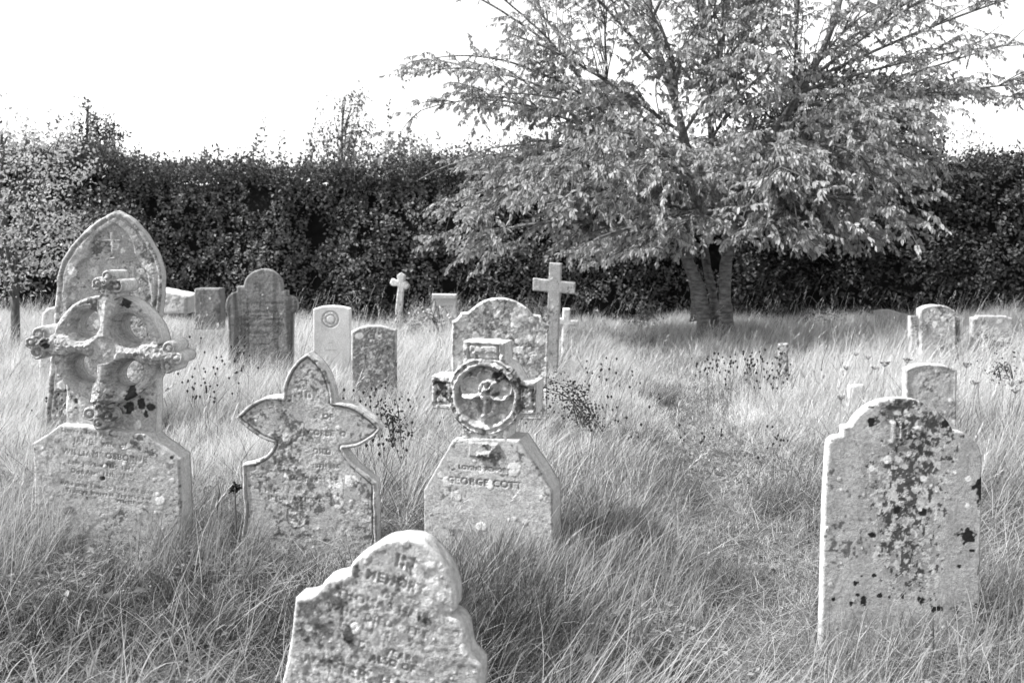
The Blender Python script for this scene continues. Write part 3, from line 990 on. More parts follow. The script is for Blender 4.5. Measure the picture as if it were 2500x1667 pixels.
# ---- small dark arched stone ------------------------------------------------
def tf13(pl, Zf, P):
    c = Zf([(1962, 755)])[0]
    def t(x, z, s, T):
        m = sst(0, .15, 1 - np.hypot((x - c[0]) / .038, (z - c[1]) / .03) + (fbm(x * 30, z * 30, seed=9) - .5) * .6)
        T = T * (1 - m) + .62 * m
        e_ = sst(.02, .006, s) * .6 * (z > c[1] - .2)
        return T * (1 - e_) + .5 * e_
    return t
simple_stone("small_headstone", Z6, [
    [(1890, 1500), (1888, 900), (1885, 716)], [(1885, 716), (1960, 682), (2080, 664), (2200, 671), (2308, 702)], [(2308, 702), (2312, 1500)], [(2312, 1500), (1890, 1500)]],
    910, 7.8, 0.09, "small low arched gravestone with a pale rim, behind the trefoil-headed stone",
    yaw=5, res=0.007, tf=tf13, edge=0.012, seed=101, base=0.18, dark=.35, pale=(30, .006, .02), rough=0.006)

# ---- low square stone far left ----------------------------------------------
simple_stone("square_headstone", Z6, [
    [(435, 700), (434, 322)], [(434, 322), (672, 322)], [(672, 322), (672, 700)], [(672, 700), (435, 700)]],
    505, 11.6, 0.22, "dark square-topped stone near the hedge, left of the round-shouldered gravestone",
    yaw=0, res=0.01, edge=0.008, seed=111, base=0.13, dark=.1, pale=(10, .01, .02), rough=0.005, lich=.3, streaks=.3)

# ---- plain square stone with a moulded top ----------------------------------
rows16 = [("IN MEMORY OF", 695, 548, 1)]
def hf16(pl, Zf, P):
    zl = Zf([(690, 466)])[0][1]
    T = txt_lines(rows16, .05, 1)(pl, Zf, P)
    return lambda x, z, s: 0.006 * sst(zl - .004, zl + .004, z) + T(x, z, s)
simple_stone("square_headstone", Z7, [
    [(568, 1100), (565, 412)], [(565, 412), (820, 416)], [(820, 416), (822, 1100)], [(822, 1100), (568, 1100)]],
    1085, 12.0, 0.12, "pale square gravestone with a moulded top band, between leaning white cross and tall cross",
    yaw=2, res=0.009, hf=hf16, tf=txt_tone(rows16, 0.05, .08), edge=0.005, seed=121, base=0.36, dark=-.3, pale=(6, .01, .02), rough=0.002, lich=.2)

# ---- right hand group ---------------------------------------------------------
simple_stone("headstone", Z8, [
    [(775, 900), (772, 346)], [(772, 346), (850, 337), (935, 333), (1000, 350), (1060, 372), (1118, 382)], [(1118, 382), (1095, 640), (1090, 900)], [(1090, 900), (775, 900)]],
    2177, 11.5, 0.09, "dark grey gravestone with a shallow curved top, in the hedge's shade at the right",
    yaw=0, res=0.01, edge=0.008, seed=131, base=0.26, dark=-.2, pale=(0, .01, .02), rough=0.003, lich=.0)
def pair():
    pl = Plane(2289, 9.8, -2, 0)
    root = empty("shouldered_headstone"); pl.root(root)
    tag(root, "pale arched gravestone against a wider square slab, middle of three by the right hedge", "gravestone")
    Zf = zoomer(*Z8, pl)
    P = outline([Zf(s) for s in ([(1170, 1100), (1168, 404)], [(1168, 404), (1695, 418)], [(1695, 418), (1693, 1100)], [(1693, 1100), (1170, 1100)])])
    slab("shoulder_slab", pl, lambda a, b: sd_poly(a, b, P), bounds_of(P), .009, .10, edge=.006, parent=root, seed=141, base=.27, dark=.5, pale=(50, .008, .03), y0=.05)
    P2 = outline([Zf(s) for s in ([(1255, 1100), (1250, 328)], [(1250, 328), (1330, 294), (1425, 283), (1530, 297), (1625, 348)], [(1625, 348), (1622, 1100)], [(1622, 1100), (1255, 1100)])])
    slab("arched_slab", pl, lambda a, b: sd_poly(a, b, P2), bounds_of(P2), .008, .12, edge=.012, parent=root, seed=143, base=.29, dark=.15, pale=(60, .006, .03), hfun=lambda x, z, s: .006 * sst(.022, .015, s))
    foot(pl, .28, .15)
pair()
simple_stone("headstone", Z8, [
    [(1808, 1000), (1805, 416)], [(1805, 416), (1865, 414)], [(1865, 414), (1865, 398)], [(1865, 398), (2175, 400)], [(2175, 400), (2175, 412)], [(2175, 412), (2236, 418)], [(2236, 418), (2232, 1000)], [(2232, 1000), (1808, 1000)]],
    2424, 9.9, 0.09, "square-topped mottled gravestone nearest the right edge of the picture",
    yaw=-2, res=0.009, edge=0.005, seed=151, base=.27, dark=.42, pale=(60, .006, .03), rough=.005)
simple_stone("small_headstone", Z8, [
    [(1100, 1800), (1092, 1250), (1088, 968)], [(1088, 968), (1200, 926), (1350, 910), (1500, 926), (1636, 968)], [(1636, 968), (1636, 1800)], [(1636, 1800), (1100, 1800)]],
    2273, 6.2, 0.07, "small low arched stone sunk in long grass right behind the monogrammed gravestone",
    yaw=-2, res=0.007, edge=0.008, seed=161, base=.30, dark=.36, pale=(50, .005, .018), rough=.005, hf=lambda pl, Zf, P: (lambda x, z, s: .006 * sst(.016, .011, s)))

# ---- pale stub left of the pointed arch, tiny marker, low kerb ------------------
simple_stone("small_headstone", (0, 0, 1), [[(88, 1010), (98, 850), (102, 765)], [(102, 765), (118, 752), (140, 750)], [(140, 750), (160, 760)], [(160, 760), (160, 1010)], [(160, 1010), (88, 1010)]],
    125, 8.4, 0.10, "pale narrow stone half hidden by the tall pointed-arch gravestone",
    yaw=3, res=0.01, edge=0.01, seed=171, base=.4, dark=-.1, pale=(20, .008, .02))
simple_stone("grave_marker", (0, 0, 1), [[(1900, 960), (1901, 840)], [(1901, 840), (1924, 838)], [(1924, 838), (1926, 960)], [(1926, 960), (1900, 960)]],
    1912, 8.9, 0.07, "tiny dark upright marker in the grass right of the big tree",
    yaw=-6, res=0.008, edge=0.005, seed=181, base=.12, dark=.3, pale=(6, .005, .01))
simple_stone("kerb_stone", (0, 0, 1), [[(2072, 1010), (2073, 941)], [(2073, 941), (2110, 940)], [(2110, 940), (2110, 1010)], [(2110, 1010), (2072, 1010)]],
    2090, 7.4, 0.05, "low pale kerb stone barely showing above the grass, left of the small sunken arch",
    yaw=-4, res=0.01, edge=0.004, seed=191, base=.5, dark=-.2, pale=(0, .005, .01))

# ---- free standing crosses ------------------------------------------------------
def cross(name, cpx, D, label, polys, zo, thick, yaw=0, lean=0, base=.28, seed=1, **kw):
    pl = Plane(cpx, D, yaw, lean)
    Zf = zoomer(*zo, pl)
    PP = [outline([Zf([a, b]) for a, b in zip(p, p[1:] + p[:1])]) for p in polys]
    f = lambda a, b: np.maximum.reduce([sd_poly(a, b, P) for P in PP])
    A = np.concatenate(PP)
    o = slab(name, pl, f, bounds_of(A), kw.pop('res', .008), thick, base=base, seed=seed, **kw)
    tag(o, label, "stone cross")
    foot(pl, .1, thick)
    return o
cross("stone_cross", 1338, 9.3, "tall plain Latin cross, the largest freestanding cross, in front of the dark hedge",
      [[(1728, 1300), (1740, 760), (1768, 92), (1893, 98), (1868, 760), (1850, 1300)], [(1600, 238 + 14), (2035, 296), (2030, 418), (1598, 375)]], Z7, .12, yaw=-5, base=.24, seed=201, edge=.005, dark=.12, pale=(20, .006, .015), lich=.3, rough=.003, streaks=.25)
cross("stone_cross", 1385, 10.2, "small pale cross close to the right of the tall Latin cross",
      [[(1895, 1250), (1898, 900), (1912, 562), (1985, 562), (1968, 900), (1960, 1250)], [(1862, 662), (2070, 680), (2068, 740), (1862, 730)]], Z7, .09, yaw=0, base=.40, seed=211, edge=.008, dark=.0, pale=(40, .008, .02), rough=.006)
cross("stone_cross", 974, 13.2, "small white cross with flared arm ends, leaning right against the hedge",
      [[(180, 900), (190, 560), (215, 330), (205, 215), (245, 192), (288, 222), (276, 330), (256, 560), (245, 900)],
       [(132, 300), (150, 252), (180, 262), (215, 280), (270, 284), (300, 282), (332, 322), (298, 368), (260, 345), (205, 330), (152, 326)]], Z7, .10, yaw=0, base=.50, seed=221, edge=.008, dark=.05, pale=(20, .01, .03), rough=.006, res=.007)

# ---- fallen ledger slab and low kerb by the hedge -------------------------------
def ledger():
    pl = Plane(410, 11.8, 0, 0)
    Zf = zoomer(*Z6, pl)
    P = outline([Zf(s) for s in ([(60, 560), (60, 330)], [(60, 330), (150, 348), (260, 368), (340, 382)], [(340, 382), (368, 402), (360, 424)], [(360, 424), (350, 560)], [(350, 560), (60, 560)])])
    o = slab("ledger_stone", pl, lambda a, b: sd_poly(a, b, P), bounds_of(P), .009, .45, edge=.02, seed=231, base=.42, dark=.0, pale=(30, .01, .03), rough=.01)
    tag(o, "low pale grave slab lying sunken near the hedge, just right of the pointed arch", "grave slab")
    foot(pl, .3, .45)
ledger()

# ================================================================== VEGETATION
def in_foot(x, y, grow=0.02):
    m = np.zeros(x.shape, bool)
    for (fx, fy, hx, hy) in FOOT:
        m |= (np.abs(x - fx) < hx + grow) & (np.abs(y - fy) < hy + grow)
    return m
def front_short(x, y):
    """1 where a near stone would be hidden by long grass just in front of it"""
    m = np.zeros(x.shape)
    for i, (fx, fy, hx, hy) in enumerate(FOOT):
        if fy < 7.2:
            dx = np.maximum(np.abs(x - fx) - hx, 0); dy = (fy - y)
            m = np.maximum(m, SHORT[i] * np.exp(-(dx / 0.12) ** 2) * ((dy > -0.02) & (dy < 0.9)) * np.clip(1.15 - dy / 0.9, 0, 1))
    return m

def ribbons(P0, az, tilt, curl, length, width, tone, nseg=5, facing=None, seed=0, droop=None, waver=0.0):
    """vectorised blades. returns V, F, tone"""
    n = len(P0)
    g = np.random.default_rng(seed)
    s = np.linspace(0, 1, nseg + 1)
    pts = np.zeros((n, nseg + 1, 3)); pts[:, 0] = P0
    azs = az[:, None] + np.zeros(nseg)
    if waver: azs = azs + np.cumsum(g.normal(0, waver, (n, nseg)), 1)
    for i in range(nseg):
        th = tilt + curl * ((s[i] + s[i + 1]) / 2) ** 1.6
        ds = length / nseg
        pts[:, i + 1, 0] = pts[:, i, 0] + np.sin(th) * np.cos(azs[:, i]) * ds
        pts[:, i + 1, 1] = pts[:, i, 1] + np.sin(th) * np.sin(azs[:, i]) * ds
        pts[:, i + 1, 2] = pts[:, i, 2] + np.cos(th) * ds
    fa = g.uniform(0, 2 * math.pi, n) if facing is None else facing
    wx = np.cos(fa); wy = np.sin(fa)
    prof = np.clip(1 - s ** 2.2, 0.08, 1) * (0.55 + 0.45 * np.minimum(1, s * 5))
    hw = width[:, None] * prof[None] * 0.5
    L = pts.copy(); Rr_ = pts.copy()
    L[..., 0] -= wx[:, None] * hw; L[..., 1] -= wy[:, None] * hw
    Rr_[..., 0] += wx[:, None] * hw; Rr_[..., 1] += wy[:, None] * hw
    V = np.stack([L, Rr_], 2).reshape(-1, 3)
    b = (np.arange(n) * (nseg + 1) * 2)[:, None] + (np.arange(nseg) * 2)[None]
    F = np.stack([b, b + 1, b + 3, b + 2], -1).reshape(-1, 4)
    T = np.repeat(tone, (nseg + 1) * 2)
    return V, F, T, pts

def combine(name, parts, mat, parent=None, smooth=True, loc=None):
    V = []; F = {}; T = []; off = 0
    for (v, f, t) in parts:
        V.append(v); T.append(t)
        F.setdefault(f.shape[1], []).append(f + off); off += len(v)
    V = np.concatenate(V)
    if parent is not None: V = V - np.array(parent.location)
    return mesh_np(name, V, [np.concatenate(x) for x in F.values()], mat, parent=parent, attrs={"tone": np.concatenate(T)}, smooth=smooth, loc=loc)

def scatter(y0, y1, dens, seed, margin=0.6):
    """random ground points in the camera's wedge"""
    g = np.random.default_rng(seed)
    hw = lambda y: y * 0.53 + margin
    area = (hw(y0) + hw(y1)) * (y1 - y0)
    n = int(area * dens)
    y = g.uniform(y0, y1, int(n * 2.2)); x = g.uniform(-1, 1, len(y)) * hw(y1)
    k = np.abs(x) < hw(y)
    return x[k][:n], y[k][:n], g

def grass_band(y0, y1, dens, wmul, seed, hmul=1.0, nseg=5):
    x, y, g = scatter(y0, y1, dens, seed)
    # gather the blades into tufts
    cell = 0.16
    jx = g.normal(0, 1, len(x)); jy = g.normal(0, 1, len(x))
    tx = np.floor(x / cell); ty = np.floor(y / cell)
    hx = _hash(tx, ty, ty * 0, 71); hy = _hash(tx, ty, ty * 0, 72)
    cx = (tx + 0.2 + 0.6 * hx) * cell; cy = (ty + 0.2 + 0.6 * hy) * cell
    tuft = g.random(len(x)) < 0.62
    pull = np.where(tuft, 0.72, 0.0) * (1 - .7 * np.exp(-(path_dist(x, y) / .4) ** 2))
    ox, oy = x, y
    x = x * (1 - pull) + cx * pull; y = y * (1 - pull) + cy * pull
    ok = ~in_foot(x, y) & (y > y0 - .2)
    x, y, tuft, ox, oy = x[ok], y[ok], tuft[ok], ox[ok], oy[ok]; cx, cy, hx, hy = cx[ok], cy[ok], hx[ok], hy[ok]
    n = len(x)
    pd = path_dist(x, y)
    on = np.exp(-(pd / (0.26 + 0.16 * vn(x * 3, y * 3, seed=9))) ** 4)
    on *= (y > 2.6) * sst(10.2, 8.8, y)
    fs = front_short(x, y)
    patch = fbm(x * 0.9 + 4, y * 0.9, seed=12, octv=3)
    clump = _hash(np.floor(x / .34 + .3), np.floor(y / .34), y * 0, 74)
    far = sst(4.5, 7.5, y)
    tall = (0.19 + 0.08 * far) * (0.30 + 2.6 * patch ** 2 + .2 * far)
    tall *= 0.75 + 0.5 * hx
    h = tall * (0.55 + 0.75 * g.random(n) ** 0.8)
    h *= 1 - 0.74 * on
    right_ = np.sign(x - (1.55 + (y - 3.0) * .10))
    h *= 1 - 0.45 * np.exp(-(pd / .9) ** 2)
    h *= 1 - 0.74 * fs
    h *= 1 - .30 * sst(10, 12.5, y)
    h = np.maximum(h, 0.03) * hmul
    # wind lean, swinging a little over the field
    wind = (fbm(x * 0.5, y * 0.5, seed=15, octv=2) - 0.5) * 1.5 + 0.1
    wind = wind + (1 - far) * (fbm(x * 1.5, y * 1.5, seed=17, octv=2) - 0.5) * 5.0
    tuft_dir = np.arctan2(oy - cy, ox - cx)
    az = wind + g.normal(0, 0.75, n)
    loose = g.random(n) < (0.22 + 0.5 * on)
    az = np.where(loose, g.uniform(-math.pi, math.pi, n), az)
    az = np.where(tuft & (g.random(n) < 0.35), tuft_dir, az)
    tilt = np.abs(g.normal(0.34, 0.27, n)) * (1 - 0.3 * on)
    lodged = sst(.48, .62, fbm(x * 1.1 + 30, y * 1.1, seed=16, octv=2)) * (1 - far)
    tilt = tilt + 0.5 * lodged
    curl = g.gamma(1.6, 0.5, n)
    # tone: hay where it is tall and far, greener, with shade mixed in, near the viewer and on the path
    dry = np.clip(0.17 + 0.71 * sst(3.7, 6.2, y - 0.35 * np.clip(x + 1, -2, 3)) + 0.35 * (patch - .5), 0.1, 0.97)
    dry = np.where(on > .5, 0.50, dry)
    isdry = g.random(n) < dry
    tone = np.where(isdry, g.uniform(0.44, 0.80, n), g.uniform(0.07, 0.28, n))
    near = sst(4.6, 3.4, y + .35 * np.clip(x, -2, 1.5))  # near blades darkened as well: depth shade of the sward put into tone
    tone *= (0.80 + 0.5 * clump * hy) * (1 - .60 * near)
    tone = tone * (1 + .45 * on)
    width = np.where(isdry, g.uniform(.0016, .0032, n), g.uniform(.0022, .005, n)) * wmul
    length = h / np.clip(np.cos(tilt * .8), .55, 1)
    P0 = np.stack([x, y, hz(x, y) - 0.01], 1)
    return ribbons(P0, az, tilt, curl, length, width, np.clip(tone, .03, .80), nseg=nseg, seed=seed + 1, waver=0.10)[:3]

def straws(y0, y1, dens, seed, wmul=1.0):
    """long pale lodged straws lying over the sward"""
    x, y, g = scatter(y0, y1, dens, seed)
    ok = ~in_foot(x, y, .03) & (path_dist(x, y) > .4) & (vn(x * 1.3, y * 1.3, seed=44) > .36)
    ok &= (front_short(x, y) < 0.25) | (g.random(len(x)) < .25)
    x, y = x[ok], y[ok]; n = len(x)
    az = g.normal(0.25, 0.6, n); az = np.where(g.random(n) < .4, g.uniform(-3.1, 3.1, n), az)
    tilt = g.uniform(0.25, 0.95, n); curl = g.normal(0.5, 0.45, n)
    L = g.uniform(.28, .62, n)
    P0 = np.stack([x, y, hz(x, y)], 1)
    return ribbons(P0, az, tilt, curl, L, g.uniform(.0018, .003, n) * wmul, g.uniform(.25, .62, n), nseg=6, seed=seed + 2, waver=.05)[:3]

def thatch(y0, y1, dens, seed, wmul=1.0):
    x, y, g = scatter(y0, y1, dens, seed)
    ok = ~in_foot(x, y, .0) 
    x, y = x[ok], y[ok]; n = len(x)
    az = g.uniform(-3.1, 3.1, n)
    P0 = np.stack([x, y, hz(x, y) + g.uniform(0, .12, n)], 1)
    return ribbons(P0, az, g.uniform(.9, 1.8, n), g.normal(0, .25, n), g.uniform(.05, .20, n), g.uniform(.002, .0038, n) * wmul, g.uniform(.08, .5, n), nseg=3, seed=seed, waver=.15)[:3]

parts = [grass_band(1.6, 4.6, 7600, 1.05, 101), grass_band(4.6, 8.0, 4600, 1.45, 102), grass_band(8.0, 15.4, 2100, 2.3, 103, nseg=4)]
def broad(y0, y1, dens, seed):
    x, y, g = scatter(y0, y1, dens, seed)
    # broad leaf blades grow in tussocks
    k = fbm(x * 1.6, y * 1.6, seed=18, octv=2) + g.normal(0, .06, len(x)) > .5
    k &= ~in_foot(x, y, .02) & (path_dist(x, y) > .45)
    x, y = x[k], y[k]; n = len(x)
    hs = 1 - .45 * front_short(x, y)
    P0 = np.stack([x, y, hz(x, y)], 1)
    return ribbons(P0, g.normal(0.1, 1.2, n), np.abs(g.normal(.3, .2, n)), g.uniform(.3, 2.0, n), g.uniform(.14, .36, n) * hs, g.uniform(.004, .009, n), g.uniform(.10, .40, n), nseg=6, seed=seed, waver=.08)[:3]
parts += [broad(1.7, 5.2, 800, 131), broad(5.2, 7.5, 200, 132)]
parts += [thatch(1.7, 5.5, 3600, 111), thatch(5.5, 10, 700, 112, 1.6)]
parts += [straws(1.9, 4.6, 170, 121), straws(4.6, 9, 120, 122, 1.3), straws(9, 14, 60, 123, 1.8)]
# windswept sheaf of long straws in the lower middle of the field
g = np.random.default_rng(5)
ns = 620
a = g.random(ns)
bx = 0.05 + 1.0 * g.random(ns) - .12 * a; by = 2.15 + 0.75 * a
ok = ~in_foot(bx, by, .02)
P0 = np.stack([bx, by, hz(bx, by)], 1)[ok]
n = len(P0)
parts.append(ribbons(P0, g.normal(0.35, .28, n), g.normal(.78, .16, n), g.normal(.25, .25, n), g.uniform(.28, .56, n), g.uniform(.0016, .003, n), g.uniform(.25, .62, n), nseg=6, seed=6, waver=.03)[:3])
def tussock(x0, x1, y0, y1, n, h0, h1, seed, tone=(.15, .55), wd=(.002, .005), azm=.1, azs=1.0):
    g = np.random.default_rng(seed)
    x = g.uniform(x0, x1, n); y = g.uniform(y0, y1, n); k = ~in_foot(x, y, .01); x, y = x[k], y[k]; n = len(x)
    P0 = np.stack([x, y, hz(x, y)], 1)
    return ribbons(P0, g.normal(azm, azs, n), np.abs(g.normal(.2, .2, n)), g.gamma(1.6, .45, n), g.uniform(h0, h1, n), g.uniform(*wd, n), g.uniform(*tone, n), nseg=6, seed=seed, waver=.07)[:3]
# overgrown foot of the anchor cross, and rank tufts beside the near stones
gx_ = 1195 - 1250; gX = gx_ / FP * 4.3
parts += [tussock(gX - .42, gX + .50, 3.72, 4.28, 1000, .10, .33, 141), tussock(gX + .25, gX + .85, 3.5, 4.4, 900, .15, .34, 142), tussock(2.35, 2.95, 5.3, 6.0, 900, .25, .46, 1421, tone=(.2, .6)),
          tussock(-2.5, -2.02, 3.9, 4.6, 900, .2, .48, 143), tussock(-1.62, -1.12, 3.95, 4.5, 900, .15, .36, 144, tone=(.1, .4)),
          tussock(-2.1, -1.5, 4.0, 4.35, 200, .06, .24, 145, tone=(.06, .4)), tussock(-1.1, -.6, 4.0, 4.3, 180, .06, .24, 146, tone=(.08, .4)),
          tussock(1.0, 1.85, 2.95, 3.45, 750, .08, .26, 147, tone=(.08, .5)), tussock(1.65, 2.1, 2.9, 3.9, 900, .15, .42, 148, tone=(.08, .45))]
# dark green tussocks on the left bank of the path
for i_, (px_, py_) in enumerate([(1590, 1165), (1640, 1225), (1560, 1090), (1600, 985), (1730, 1420), (1900, 1245)]):
    q_ = ground(px_, py_)
    parts.append(tussock(q_.x - .16, q_.x + .16, q_.y - .14, q_.y + .14, 420, .10, .27, 170 + i_, tone=(.05, .24), wd=(.002, .0045), azm=.1, azs=.7))
# thin dark stalks standing in front of the stones
def leaflets(n, seed):
    g = np.random.default_rng(seed)
    y = g.uniform(2.0, 7.0, n); x = g.uniform(-1, 1, n) * (y * .53 + .2)
    k = (fbm(x * 1.9, y * 1.9, seed=19, octv=2) > .56) & ~in_foot(x, y); x, y = x[k], y[k]; n = len(x)
    P = np.stack([x, y, hz(x, y) + g.uniform(.02, .13, n)], 1); D = g.normal(0, 1, (n, 3)) * [1, 1, .3]; N = g.normal(0, .4, (n, 3)) + [0, 0, 1]
    return P, N, D, g.uniform(.012, .04, n), g.uniform(.08, .3, n)
LEAFLETS = leaflets(26000, 160)
parts += [tussock(-2.2, 2.0, 3.0, 4.3, 110, .2, .5, 149, tone=(.07, .2), wd=(.0016, .0026), azs=1.6)]
tag(combine("grass", parts, M_GRASS), kind="stuff")

# ---- rank shaded growth at the foot of the hedge and taller seeding grass -------
def seed_grass(y0, y1, dens, seed, hmin, hmax, wmul=1.0, tone=(.45, .75), xr=None):
    x, y, g = scatter(y0, y1, dens, seed)
    if xr: 
        k = (x > xr[0]) & (x < xr[1]); x, y = x[k], y[k]
    ok = ~in_foot(x, y, .05) & (path_dist(x, y) > .3) & (front_short(x, y) < .3)
    x, y = x[ok], y[ok]; n = len(x)
    az = g.normal(0.2, .8, n); L = g.uniform(hmin, hmax, n)
    P0 = np.stack([x, y, hz(x, y)], 1)
    tn = g.uniform(*tone, n)
    V, F, T, pts = ribbons(P0, az, g.uniform(.02, .35, n), g.uniform(.1, .8, n), L, np.full(n, .0022) * wmul, tn, nseg=7, seed=seed, waver=.04)
    out = [(V, F, T)]
    # seed head: short grains along the last stretch of every stalk
    for k in range(8):
        t = 0.80 + 0.2 * (k / 8)
        i = min(int(t * 7), 6); fr = t * 7 - i
        p = pts[:, i] * (1 - fr) + pts[:, i + 1] * fr
        d = pts[:, i + 1] - pts[:, i]
        azd = np.arctan2(d[:, 1], d[:, 0]) + g.normal(0, .7, n)
        til = np.arctan2(np.hypot(d[:, 0], d[:, 1]), d[:, 2]) + g.uniform(-.3, .5, n)
        v, f, t_, _ = ribbons(p, azd, til, np.zeros(n), g.uniform(.018, .034, n), np.full(n, .006) * wmul, tn * g.uniform(.8, 1.1, n), nseg=2, seed=seed + k)
        out.append((v, f, t_))
    return out
sg = seed_grass(3.6, 8, 5, 201, .45, .70, 1.1) + seed_grass(8, 14.4, 5, 202, .45, .72, 1.1) + seed_grass(13.0, 14.8, 7, 203, .45, 1.0, 1.0, tone=(.10, .45))
sg += [p for p in [grass_band(13.9, 15.4, 500, 2.6, 204, hmul=.9, nseg=4)]]
tag(combine("seeding_grass", sg, M_GRASS), kind="stuff")

# ---- leaves --------------------------------------------------------------------
def leaves(P, N, D, size, aspect, tone, long=False):
    """folded leaves. P base points, D pointing direction, N approximate normal"""
    n = len(P)
    D = D / np.maximum(np.linalg.norm(D, axis=1, keepdims=True), 1e-6)
    S = np.cross(D, N); S /= np.maximum(np.linalg.norm(S, axis=1, keepdims=True), 1e-6)
    U = np.cross(S, D)
    s = size[:, None]; w_ = s * aspect * 0.5
    if not long:
        V = np.stack([P, P + D * s * .5 - S * w_ + U * w_ * .35, P + D * s, P + D * s * .5 + S * w_ + U * w_ * .35], 1).reshape(-1, 3)
        b = np.arange(n)[:, None] * 4
        F = np.concatenate([b + [0, 1, 2], b + [0, 2, 3]], 0)
        return V, F, np.repeat(tone, 4)
    Dn = np.array([0, 0, -1.0])
    tip = P + D * s + Dn * s * .12
    m1 = P + D * s * .3; m2 = P + D * s * .68 + Dn * s * .03
    V = np.stack([P, m1 - S * w_ * .92 + U * w_ * .3, m2 - S * w_ * .85 + U * w_ * .25, tip, m2 + S * w_ * .85 + U * w_ * .25, m1 + S * w_ * .92 + U * w_ * .3], 1).reshape(-1, 3)
    b = np.arange(n)[:, None] * 6
    F = np.concatenate([b + [0, 1, 2, 3], b + [0, 3, 4, 5]], 0)
    return V, F, np.repeat(tone, 6)

tag(combine("broadleaf_weeds", [leaves(LEAFLETS[0], LEAFLETS[1], LEAFLETS[2], LEAFLETS[3], .6, LEAFLETS[4])], M_HEDGE, smooth=False), kind="stuff")

def rand_dirs(g, n):
    v = g.normal(0, 1, (n, 3)); return v / np.linalg.norm(v, axis=1, keepdims=True)

def tube(P, r, sides=7):
    P = np.asarray(P, float); r = np.asarray(r, float); n = len(P)
    T = np.gradient(P, axis=0); T /= np.maximum(np.linalg.norm(T, axis=1, keepdims=True), 1e-9)
    ref = np.array([0.3, 0.9, 0.1]) if abs(T[:, 2]).mean() > .5 else np.array([0.05, .1, 1.0])
    A = np.cross(T, ref); A /= np.maximum(np.linalg.norm(A, axis=1, keepdims=True), 1e-9); B = np.cross(T, A)
    an = np.linspace(0, 2 * math.pi, sides, endpoint=False)
    V = P[:, None] + r[:, None, None] * (A[:, None] * np.cos(an)[None, :, None] + B[:, None] * np.sin(an)[None, :, None])
    I = np.arange(n * sides).reshape(n, sides); J = np.roll(I, -1, 1)
    F = np.stack([I[:-1], J[:-1], J[1:], I[1:]], -1).reshape(-1, 4)
    return V.reshape(-1, 3), F, np.full(n * sides, .2)

def curve3(P, n=12):
    return np.array(catmull([np.array(p, float) for p in P], n) + [np.array(P[-1], float)]) if len(P) > 2 else np.linspace(P[0], P[-1], n)

